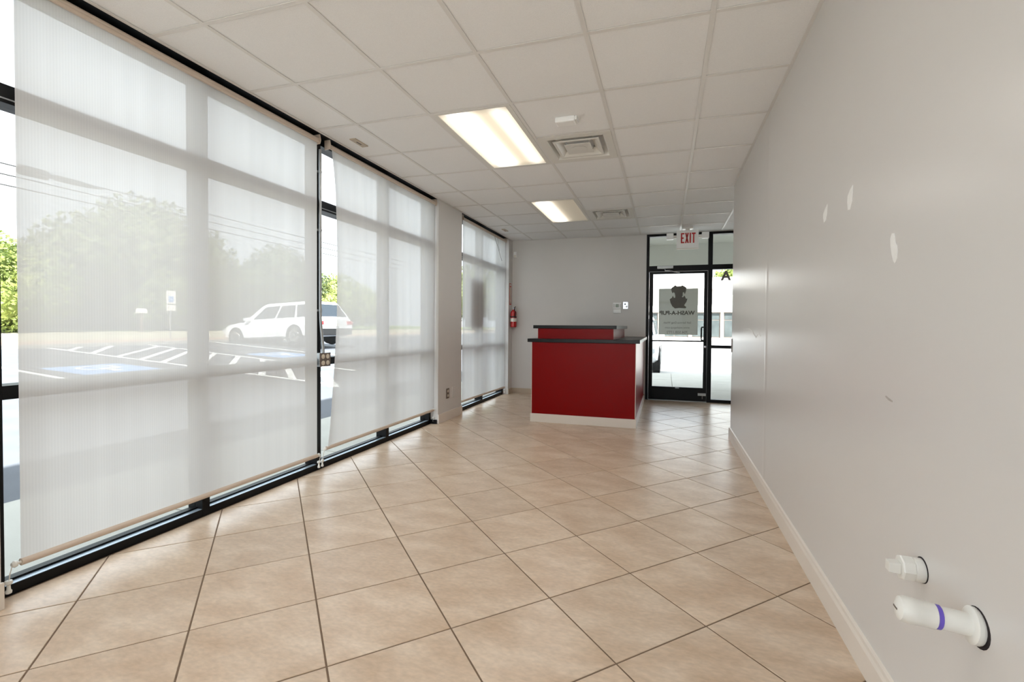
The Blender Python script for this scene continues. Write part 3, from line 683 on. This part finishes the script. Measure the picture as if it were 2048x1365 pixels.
t = thing('strike_plate', 'small brown plate near the end of the long right wall', 'wall plate', (XR, 5.43, .92))
bx('plate', 'brown_pl', (XR-.006, XR, 5.405, 5.448, .925, 1.07), t, .002)
bm = bmesh.new(); lathe(bm, [(.004, 0), (.004, .002)], (XR-.006, 5.427, 1.05), (-1, 0, 0), 8); obj('screw', bm, 'chrome', t)

# ------------------------------------------------------------------ reception counter
cx0, cx1, cy0, cy1 = -1.588, -.330, 5.618, 7.66
t = thing('reception_counter', 'red laminate reception counter with black stone tops in front of the door', 'counter', ((cx0+cx1)/2, cy0, 0))
bx('front_panel', 'red_lam', (cx0, cx1, cy0, cy0+.03, .10, .988), t)
bx('side_panel', 'red_lam', (cx1-.03, cx1, cy0+.03, cy1, .10, .988), t)
bx('side_panel', 'red_lam', (cx0, cx0+.03, cy0+.03, cy1, .10, .988), t)
bx('rear_panel', 'red_lam', (cx0+.03, cx1-.03, cy1-.03, cy1, .10, .988), t)
bx('plinth', 'rubber', (cx0+.01, cx1-.01, cy0+.01, cy1-.01, 0, .10), t)
bx('baseboard', 'trim', (cx0-.013, cx1+.013, cy0-.013, cy0, 0, .105), t, .003)
bx('baseboard', 'trim', (cx1, cx1+.013, cy0, cy1, 0, .105), t, .003)
bx('baseboard', 'trim', (cx0-.013, cx0, cy0, cy1, 0, .105), t, .003)
for x in (cx0-.003, cx1-.003): bx('corner_trim', 'trim', (x, x+.006, cy0-.003, cy0+.003, .105, .988), t)
bx('worktop', 'granite', (cx0-.053, cx1+.046, cy0-.018, cy1+.05, .990, 1.032), t, .003)
bx('riser', 'red_lam', (-1.533, -.598, 5.70, 5.73, 1.032, 1.158), t)
bx('riser', 'red_lam', (-.628, -.598, 5.73, 7.25, 1.032, 1.158), t)
bx('riser', 'red_lam', (-1.533, -1.503, 5.73, 7.25, 1.032, 1.158), t)
bx('riser', 'red_lam', (-1.503, -.628, 7.22, 7.25, 1.032, 1.158), t)
bx('ledge', 'granite', (-1.592, -.560, 5.685, 7.30, 1.158, 1.199), t, .003)

# ------------------------------------------------------------------ plumbing stubs in the right wall
t = thing('pipe_plug', 'short white plastic pipe plug with square nub, upper of two on the wall', 'pipe plug', (XR, 1.53, .53))
bm = bmesh.new(); lathe(bm, [(.034, -.001), (.034, .0008)], (XR, 1.528, .530), (-1, 0, 0), 24); obj('wall_hole', bm, 'hole', t)
ax = Vector((-1, .02, .02)).normalized()
p0 = Vector((XR+.002, 1.530, .528))
bm = bmesh.new(); lathe(bm, [(.0315, 0), (.0315, .022), (.029, .024), (.029, .03)], p0, ax, 24); obj('pipe_end', bm, 'pvc', t, smooth=True)
bm = bmesh.new(); lathe(bm, [(.0295, .024), (.033, .026), (.033, .05), (.030, .053), (.002, .053)], p0, ax, 8); obj('hex_collar', bm, 'pvc', t)
x_, y_ = frame(ax); q = p0+ax*.053
bm = bmesh.new(); loft(bm, [[q+ax*h+s*.0145*(a*x_+b*y_) for a, b in ((-1,-1),(1,-1),(1,1),(-1,1))] for h, s in ((0, 1), (.028, .92))]); obj('square_nub', bm, 'pvc', t, .002)
t = thing('pipe_stub', 'long white plastic drain stub with a purple glue ring, lower of two on the wall', 'pipe stub', (XR, 1.29, .52))
bm = bmesh.new(); lathe(bm, [(.0435, -.001), (.0435, .0008)], (XR, 1.288, .520), (-1, 0, 0), 24); obj('wall_hole', bm, 'hole', t)
p0 = Vector((XR+.002, 1.292, .520)); ax = (Vector((.53, 1.300, .532))-p0).normalized()
bm = bmesh.new(); lathe(bm, [(.039, .001), (.040, .003), (.040, .014), (.034, .018)], p0, ax, 24); obj('collar', bm, 'pvc', t, smooth=True)
bm = bmesh.new(); lathe(bm, [(.0245, 0), (.0245, .085)], p0, ax, 24); obj('pipe', bm, 'pvc', t, smooth=True)
bm = bmesh.new(); lathe(bm, [(.025, .070), (.0263, .071), (.0263, .079), (.025, .08)], p0, ax, 24); obj('glue_ring', bm, 'purple', t, smooth=True)
bm = bmesh.new(); lathe(bm, [(.0255, .079), (.0278, .081), (.0278, .112), (.029, .114), (.029, .136), (.026, .147), (.014, .153), (.001, .154)], p0, ax, 24); obj('end_cap', bm, 'pvc', t, smooth=True)
x_, y_ = frame(ax); q = p0+ax*.153
bm = bmesh.new(); loft(bm, [[q+ax*h+.010*a*x_+.002*b*y_ for a, b in ((-1,-1),(1,-1),(1,1),(-1,1))] for h in (-.003, .0015)]); obj('slot', bm, 'brown_pl', t)

# ------------------------------------------------------------------ building shell and outdoor ground
struct(bx('roof', 'stucco_t', (-2.95, 9.0, YF-.3, YB+.16, 2.96, 4.3)))
struct(bx('canopy_soffit', 'soffit', (-2.95, 9.0, YB+.16, 10.7, 2.95, 3.05)))
struct(bx('canopy_beam', 'soffit', (-2.95, 9.0, 10.6, 10.85, 2.47, 4.3)))
for x in (-2.8, 8.6): struct(bx('canopy_post', 'stucco_t', (x-.12, x+.12, 10.6, 10.84, -.05, 2.47)))
def gz(x):
    if x > -4.2: return -.12
    if x > -17: return -.12 + .045*(-4.2-x)
    return .456 + .035*(-17-x) if x > -26 else .771 + .01*(-26-x)
def strip(name, m, x0, x1, y0, y1, th=.3):
    bm = bmesh.new(); xsn = sorted({x0, x1, *[v for v in (-4.2, -17, -26) if x0 < v < x1]})
    prism(bm, [(x, gz(x)) for x in xsn]+[(x1, gz(x1)-th), (x0, gz(x0)-th)], lambda u, v, w: (u, w, v), (y0, y1))
    return struct(obj(name, bm, m))
struct(bx('added_bounce_pavement', 'light_concrete', (-4.2, 30, -40, YF-.13, -.42, -.06)))  # unseen ground added and kept pale to throw sunlight in through the glazing
lot = strip('parking_lot', 'asphalt', -17, -4.2, -30, 60)
struct(bx('street_lot', 'pale_asphalt', (-4.2, 40, 12.9, 60, -.42, -.12)))
strip('mulch_bed', 'mulch', -20, -17, -30, 60); strip('verge', 'dry_grass', -26, -20, -30, 90); strip('meadow', 'grass', -70, -26, -30, 90)
kerb = struct(bx('kerb', 'concrete', (-17.1, -16.95, -30, 60, .2, .56)))
sw = struct(bx('sidewalk', 'concrete', (-4.1, -2.86, -3.4, 12.75, -.4, -.035)))
for k in range(10):
    y = -2.22 + 1.49*k; bx('paving_slab', 'concrete', (-4.2, -2.865, y+.006, y+1.484, -.12, -.02), sw, .004)
sw2 = struct(bx('sidewalk_front', 'concrete', (-2.8, 20, YB+.13, 12.75, -.4, -.035)))
for k in range(6):
    for j in range(3): bx('paving_slab', 'concrete', (-2.76+1.49*k+.006-.08, -2.76+1.49*(k+1)-.006-.08, YB+.14+1.59*j+.006, YB+.14+1.59*(j+1)-.006, -.1, -.02), sw2, .004)
def stripe(pts, w=.10, m='paint', name='painted_stripe'):
    (x0, y0), (x1, y1) = pts; d = Vector((x1-x0, y1-y0)).normalized()*1; n = Vector((-d.y, d.x))*w/2
    bm = bmesh.new(); c = [(x0+n.x, y0+n.y), (x1+n.x, y1+n.y), (x1-n.x, y1-n.y), (x0-n.x, y0-n.y)]
    a = [bm.verts.new((x, y, gz(x)+.006)) for x, y in c]; b = [bm.verts.new((x, y, gz(x)-.004)) for x, y in c]
    bm.faces.new(a); bm.faces.new(b[::-1])
    for i in range(4): bm.faces.new((a[i], b[i], b[(i+1) % 4], a[(i+1) % 4]))
    return obj(name, bm, m, lot)
near = lambda x: 8.07 + (-7.6-x)*.095
far = lambda x: 10.45 + (-9.5-x)*.165
stripe([(-16.9, near(-16.9)), (-6.3, near(-6.3))]); stripe([(-16.9, far(-16.9)), (-7.5, far(-7.5))])
for x in (-15.9, -14.79, -13.67, -12.7, -11.82, -10.6, -9.5, -8.41, -7.5):
    x2 = x-2.75 if x > -14 else -16.9; 
    if x > -14: stripe([(x, near(x)), (x-2.6, far(x-2.6))], .14)
    else: stripe([(x, near(x)), (-16.9, near(x)+(x+16.9)*.85)], .14)
stripe([(-16.9, 6.45), (-9.2, 5.62)]); stripe([(-16.9, 3.4), (-9.2, 2.7)]); stripe([(-16.9, 14.2), (-10.5, 13.2)])
stripe([(-7.9, 9.42), (-6.2, 7.7)], .2)
def symbol(cx, cy, r):
    bm = bmesh.new(); c = [(cx-r, cy-r*.9), (cx+r, cy-r), (cx+r, cy+r*.9), (cx-r, cy+r)]
    a = [bm.verts.new((x, y, gz(x)+.005)) for x, y in c]; b = [bm.verts.new((x, y, gz(x)-.004)) for x, y in c]; bm.faces.new(a); bm.faces.new(b[::-1])
    for i in range(4): bm.faces.new((a[i], b[i], b[(i+1) % 4], a[(i+1) % 4]))
    obj('accessible_space_panel', bm, 'bluepaint', lot)
    bm = bmesh.new()
    def quad(u0, u1, v0, v1):
        x0, x1, y0, y1 = cx+u0*r, cx+u1*r, cy+v0*r, cy+v1*r
        vs = [bm.verts.new((x, y, gz(x)+.009)) for x, y in ((x0,y0),(x1,y0),(x1,y1),(x0,y1))]; bm.faces.new(vs)
    quad(.45, .7, -.12, .12); quad(-.1, .42, -.1, .1); quad(-.1, .06, .1, .5); quad(-.6, -.1, .36, .5); quad(-.6, -.5, .5, .7)
    for k in range(16):
        a0, a1 = 2*PI*k/16, 2*PI*(k+1)/16
        if .4 < (a0 % (2*PI)) < 1.6: continue
        vs = [bm.verts.new((cx-.2*r+rr*r*math.cos(q), cy+rr*r*math.sin(q), gz(cx-.2*r+rr*r*math.cos(q))+.009)) for rr, q in ((.5, a0), (.5, a1), (.38, a1), (.38, a0))]; bm.faces.new(vs)
    obj('accessible_symbol', bm, 'paint', lot)
symbol(-11.5, 7.0, .75); symbol(-11.7, 12.1, .75)

# ------------------------------------------------------------------ cars
def car(label, loc, rz, length=4.9, width=1.9, height=1.66):
    """nose at +X (local), sitting on z = 0"""
    t = thing('car', label, 'car', (0, 0, 0), 'white parked cars')
    L_, w, h = length, width/2, height; belt = h*.60
    st = [(-.5, .42, .93), (-.485, .34, .97), (-.44, .28, 1), (-.2, .26, 1), (.1, .26, 1), (.3, .27, .99), (.42, .30, .96), (.475, .34, .90), (.5, .42, .80)]
    top = [belt*.93, belt*.98, belt, belt*1.0, belt*1.0, belt*.97, belt*.90, belt*.80, belt*.62]
    bm = bmesh.new(); rings = []
    for (u, zb, kw), zt in zip(st, top):
        ww = w*kw; x = u*L_
        pr = [(ww*.86, zb), (ww*.98, zb+.08), (ww, (zb+zt)/2), (ww*.985, zt-.12), (ww*.90, zt)]
        rings.append([(x, y, z) for y, z in pr]+[(x, -y, z) for y, z in pr[::-1]])
    loft(bm, rings); body = obj('body', bm, 'car_white', t, smooth=True)
    # cabin
    b0, b1, t0, t1 = -.485*L_, .25*L_, -.40*L_, .06*L_
    def lerp(a, b, k): return a+(b-a)*k
    bm = bmesh.new(); rr = []
    for k in (0, .5, .9, 1.0):
        xa, xb = lerp(b0, t0, k), lerp(b1, t1, k); ww = w*lerp(.90, .72, k)*(1 if k < 1 else .94); z = lerp(belt-.02, h, k) if k < 1 else h+.02
        if k == 1.0: xa += .08; xb -= .1
        rr.append([(xa, ww, z), (xb, ww*.96, z), (xb, -ww*.96, z), (xa, -ww, z)])
    loft(bm, rr); cab = obj('cabin', bm, 'car_white', t, .02)
    def sidept(u, k, s): 
        xa, xb = lerp(b0, t0, k), lerp(b1, t1, k); return (lerp(xa, xb, u), s*(w*lerp(.90, .72, k)*lerp(1, .96, u)+.004), lerp(belt-.02, h, k))
    for s in (1, -1):
        for u0, u1, v0, v1 in ((.06, .26, .09, .27), (.29, .55, .30, .57), (.58, .90, .60, .90)):
            pts = [sidept(u0, .14, s), sidept(u1, .14, s), sidept(v1, .84, s), sidept(v0, .84, s)]
            bm = bmesh.new(); q = [bm.verts.new(p) for p in pts]; r = [bm.verts.new((p[0], p[1]-s*.02, p[2])) for p in pts]
            bm.faces.new(q); bm.faces.new(r[::-1])
            for i in range(4): bm.faces.new((q[i], r[i], r[(i+1) % 4], q[(i+1) % 4]))
            obj('side_window', bm, 'car_glass', t)
    for nm, e0, e1, dx in (('windshield', b1, t1, .006), ('rear_window', b0, t0, -.006)):
        pts = [(lerp(e0, e1, k)+dx, s*w*lerp(.82, .64, k), lerp(belt-.02, h, k)) for k, s in ((.12, 1), (.12, -1), (.86, -1), (.86, 1))]
        bm = bmesh.new(); q = [bm.verts.new(p) for p in pts]; r = [bm.verts.new((p[0]-dx*4, p[1], p[2])) for p in pts]; bm.faces.new(q); bm.faces.new(r[::-1])
        for i in range(4): bm.faces.new((q[i], r[i], r[(i+1) % 4], q[(i+1) % 4]))
        obj(nm, bm, 'car_glass', t)
    for x in (-.285*L_, .315*L_):
        for s in (1, -1):
            bm = bmesh.new(); lathe(bm, [(.41, -.01), (.41, .012)], (x, s*w*.99, .36), (0, s, 0), 24); obj('wheel_arch', bm, 'rubber', t)
            bm = bmesh.new(); lathe(bm, [(.33, -.20), (.36, -.18), (.36, .0), (.33, .025), (.25, .025)], (x, s*w*.99, .36), (0, s, 0), 24); wh = obj('wheel', bm, 'rubber', t, smooth=True)
            bm = bmesh.new(); lathe(bm, [(.25, .02), (.24, .03), (.08, .022), (.05, .034), (.001, .034)], (x, s*w*.99, .36), (0, s, 0), 20); obj('rim', bm, 'galv', wh)
    for s in (1, -1):
        bx('taillight', 'tail', (-.5*L_-.012, -.47*L_, min(s*w*.62, s*w*.97), max(s*w*.62, s*w*.97), belt*.74, belt*.88), t, .01)
        bx('headlight', 'headl', (.465*L_, .495*L_, min(s*w*.5, s*w*.86), max(s*w*.5, s*w*.86), belt*.60, belt*.72), t, .01)
        bx('mirror', 'car_white', (.16*L_, .20*L_, min(s*w*.95, s*w*1.12), max(s*w*.95, s*w*1.12), belt+.02, belt+.15), t, .02)
    bx('rear_bumper', 'rubber', (-.5*L_-.02, -.46*L_, -w*.9, w*.9, .32, .58), t, .03)
    bx('front_grille', 'rubber', (.49*L_, .506*L_, -w*.5, w*.5, .42, .62), t, .01)
    bx('license_plate', 'label_w', (-.5*L_-.022, -.5*L_-.008, -.16, .16, belt*.66, belt*.66+.14), t)
    t.location = loc; t.rotation_euler = (0, 0, rz)
    return t
c1 = car('white parked car seen side-on through the nearest shade', (-14.7, 15.45, gz(-14.7)), PI-.09, 5.2, 1.9, 1.62); c1.rotation_euler = (0, .045, PI-.09)
car('white parked car seen nose-on through the glass door', (-1.10, 15.7, -.12), -PI/2, 4.8, 1.9, 1.66)

# ------------------------------------------------------------------ parking sign, post box, poles, wires
t = thing('parking_sign', 'white parking sign on a thin post beyond the striped area', 'sign', (-19.3, 14.17, gz(-19.3)))
bm = bmesh.new(); tube(bm, [(-19.3, 14.17, gz(-19.3)-.2), (-19.3, 14.17, 2.45)], .03, 8); obj('post', bm, 'galv', t)
bx('upper_panel', 'label_w', (-19.262, -19.25, 13.98, 14.36, 1.98, 2.52), t, .003); bx('lower_panel', 'label_w', (-19.262, -19.25, 13.98, 14.36, 1.70, 1.94), t, .003)
bx('symbol_field', 'bluepaint', (-19.25, -19.246, 14.07, 14.27, 2.05, 2.3), t)
t = thing('mailbox', 'small white mailbox on a post at the verge', 'mailbox', (-25.1, 17.0, gz(-25.1)))
bx('post', 'wood_pole', (-25.15, -25.05, 16.95, 17.05, gz(-25.1)-.1, gz(-25.1)+.95), t)
bm = bmesh.new(); prism(bm, [(-.11, 0), (.11, 0), (.11, .16), (.07, .24), (-.07, .24), (-.11, .16)], lambda u, v, w: (-25.1+w, 17+u, gz(-25.1)+.95+v), (-.25, .25)); obj('box', bm, 'label_w', t)
t = thing('power_line', 'overhead wires with a long splice case strung along the street', 'power line', (-24, 60, 0))
def sag(y, z): return z - .5 + .5*((y-20)/60)**2*1.0 + .35
for z in (7.32, 6.92, 6.52):
    bm = bmesh.new(); tube(bm, [(-24, y, sag(y, z)) for y in range(-40, 81, 8)], .022, 6); obj('wire', bm, 'cable', t)
bm = bmesh.new(); lathe(bm, [(.03, 0), (.2, .06), (.2, .9), (.07, 1.0), (.07, 1.15), (.13, 1.2), (.11, 2.3), (.02, 2.9)], (-24, 11.8, sag(12, 7.32)-.06), (0, 1, 0), 12); obj('splice_case', bm, 'cable', t, smooth=True)
for i, y in enumerate((-40, 80)):
    t = thing('utility_pole', ('wooden utility pole holding the wires, near end', 'wooden utility pole holding the wires, far end')[i], 'utility pole', (-24, y, gz(-24)))
    bm = bmesh.new(); tube(bm, [(-24.15, y, gz(-24)-.2), (-24.15, y, 9)], [.18, .13], 10); obj('pole', bm, 'wood_pole', t); bx('crossarm', 'wood_pole', (-24.2, -24.05, y-1.1, y+1.1, 8.2, 8.32), t)

# ------------------------------------------------------------------ trees
def crown_mesh(seed, blobs, n, leaf=.34):
    rnd = random.Random(seed); V = []; F = []
    tot = sum(b[3]**2 for b in blobs)
    for bx_, by, bz, br, sq in blobs:
        for _ in range(int(n*br*br/tot)):
            d = Vector((rnd.gauss(0, 1), rnd.gauss(0, 1), rnd.gauss(0, 1))).normalized(); r = br*(.62+.42*rnd.random()**.6)
            c = Vector((bx_, by, bz))+Vector((d.x*r, d.y*r, d.z*r*sq))
            a = Vector((rnd.gauss(0, 1), rnd.gauss(0, 1), rnd.gauss(0, 1))).normalized(); b = a.cross(d+Vector((.1, .2, .3))).normalized()
            l = leaf*(.6+.7*rnd.random()); k = len(V)
            V += [tuple(c-a*l*.5), tuple(c+b*l*.32), tuple(c+a*l*.5), tuple(c-b*l*.32)]; F.append((k, k+1, k+2, k+3))
        # dense core
        bm = bmesh.new(); bmesh.ops.create_icosphere(bm, subdivisions=3, radius=1)
        k = len(V)
        for v in bm.verts:
            j = .74+.10*rnd.random(); V.append((bx_+v.co.x*br*j, by+v.co.y*br*j, bz+v.co.z*br*j*sq))
        F += [tuple(k+v.index for v in f.verts) for f in bm.faces]; bm.free()
    me = bpy.data.meshes.new('foliage'); me.from_pydata(V, [], F); me.update(); return me
def tree(label, x, y, blobs, m, seed, n=5000, trunk=.22, leaf=.34):
    z0 = gz(x) if x < -4 else -.12
    t = thing('tree', label, 'tree', (x, y, z0), 'trees beyond the parking lot')
    me = crown_mesh(seed, blobs, n, leaf)
    link('foliage', me, m, None).parent = t
    bm = bmesh.new(); zt = max(b[2] for b in blobs)
    tube(bm, [(0, 0, -.2), (.05, .02, zt*.4), (0, .08, zt*.75)], [trunk, trunk*.75, trunk*.4], 10)
    for b in blobs[:3]: tube(bm, [(0, .02, zt*.35), (b[0]*.5, b[1]*.5, b[2]*.8), (b[0]*.8, b[1]*.8, b[2])], [trunk*.5, trunk*.35, trunk*.15], 6)
    obj('trunk', bm, 'bark', None).parent = t
    return t
tree('tallest broad tree behind the striped parking area', -28, 19.0, [(0, 0, 4.6, 2.9, 1.0), (.4, 2.6, 4.0, 2.4, 1), (0, -2.6, 3.6, 2.3, 1), (.5, -4.4, 2.6, 1.9, 1), (.6, .4, 2.2, 2.6, .9), (.3, 4.4, 2.9, 2.0, 1)], 'leaf_a', 1, 9000)
tree('low bright tree by the left edge of the nearest shade', -27, 11.4, [(0, 0, 2.6, 2.0, 1), (.3, -2.2, 2.1, 1.8, 1), (.3, 1.9, 1.9, 1.9, 1), (.6, 0, 1.2, 1.9, .8)], 'leaf_c', 2, 14000, leaf=.19)
tree('rounded tree above the side-on white car', -27.5, 28.2, [(0, 0, 4.0, 2.3, 1), (.3, 2.0, 3.2, 2.0, 1), (.2, -1.9, 2.9, 1.9, 1), (.4, .3, 1.8, 2.5, .9)], 'leaf_b', 3, 6000)
tree('pale green tree seen in the gap between the first two shades', -26.5, 33.5, [(0, 0, 2.6, 2.1, 1), (.2, 2.2, 2.2, 1.9, 1), (.2, -2.0, 1.7, 1.8, 1), (.3, 3.9, 1.9, 1.7, 1)], 'leaf_c', 4, 12000, leaf=.2)
tree('low wide tree farther left beyond the lot', -27, 4.8, [(0, 0, 2.9, 2.2, 1), (0, 2.5, 2.3, 1.9, 1), (0, -2.6, 2.4, 2.1, 1), (.4, 0, 1.3, 2.4, .8)], 'leaf_c', 5, 6000, leaf=.28)
tree('dark hedge-like tree low between the larger trees', -29, 24.0, [(0, 0, 1.9, 1.9, 1), (0, 2.3, 1.7, 1.8, 1), (0, -2.2, 1.6, 1.8, 1)], 'leaf_b', 6, 4000)
tree('spreading tree behind the far building', 10.2, 67, [(0, 0, 8, 3.0, 1), (2.5, 0, 7.2, 2.5, 1), (-2.2, 0, 7.0, 2.3, 1)], 'leaf_c', 8, 4000, leaf=.5)
tree('tree past the far end of the lot', -22, 52, [(0, 0, 4.6, 3.2, 1), (2.8, 0, 3.8, 2.6, 1), (-2.8, .5, 3.6, 2.6, 1)], 'leaf_a', 9, 4000, leaf=.45)

# ------------------------------------------------------------------ shop building across the street, seen through the door
t = thing('shop_building', 'white shop building with a low gable across the street', 'building', (4, 50, -.12))
bx('wall', 'stucco', (-14, 24, 50, 60, 2.75, 5.1), t); bx('end_wall', 'stucco', (-14, -12.8, 50, 60, -.12, 2.75), t); bx('end_wall', 'stucco', (22.8, 24, 50, 60, -.12, 2.75), t)
bx('back_wall', 'stucco_t', (-12.8, 22.8, 54, 60, -.12, 2.75), t)
bm = bmesh.new(); prism(bm, [(-14.6, 5.1), (24.6, 5.1), (20, 6.1), (-10, 6.1)], lambda u, v, w: (u, w, v), (49.4, 60.5)); obj('roof', bm, 'roofm', t)
bm = bmesh.new(); prism(bm, [(-3.2, 5.0), (5.2, 5.0), (1.0, 6.35)], lambda u, v, w: (u, w, v), (48.6, 52)); obj('gable', bm, 'stucco', t)
bx('fascia', 'stucco', (-14.2, 24.2, 49.7, 50, 2.70, 3.1), t)
bx('base_wall', 'stucco', (-12.8, 22.8, 49.95, 50.15, -.12, .18), t)
for k in range(12):
    x = -12.4+2.95*k
    bx('pillar', 'stucco_t', (x-.18, x+.12, 49.85, 50.2, -.12, 2.75), t)
    wn = bx('window', 'brown_pl', (x+.14, x+2.75, 50.02, 50.12, .2, 2.68), t)
    for a, b, c, d in ((x+.2, x+1.38, .28, 1.9), (x+1.46, x+2.68, .28, 1.9), (x+.2, x+2.68, 1.98, 2.6)): bx('pane', 'shop_glass', (a, b, 49.99, 50.02, c, d), wn)

# hedge of alike shrubs behind the trees
hedge = crown_mesh(21, [(0, 0, 1.1, 1.5, .95), (.2, 1.5, 1.0, 1.3, .95), (0, -1.5, .9, 1.3, .95)], 2600, .28)
for k, (y, lab) in enumerate(((14.6, 'dense green shrub left of and behind the tallest tree'), (18.6, 'dense green shrub directly behind the trunk of the tallest tree'), (22.6, 'dense green shrub right of and behind the tallest tree'))):
    t = thing('shrub', lab, 'shrub', (-32.5, y, gz(-32.5)), 'hedge behind the trees')
    o = link('foliage', hedge, 'leaf_b', None); o.parent = t; o.rotation_euler = (0, 0, PI*(k % 2))
    bm = bmesh.new(); tube(bm, [(0, 0, -.2), (0, 0, .8)], [.1, .06], 6); obj('stem', bm, 'bark', None).parent = t
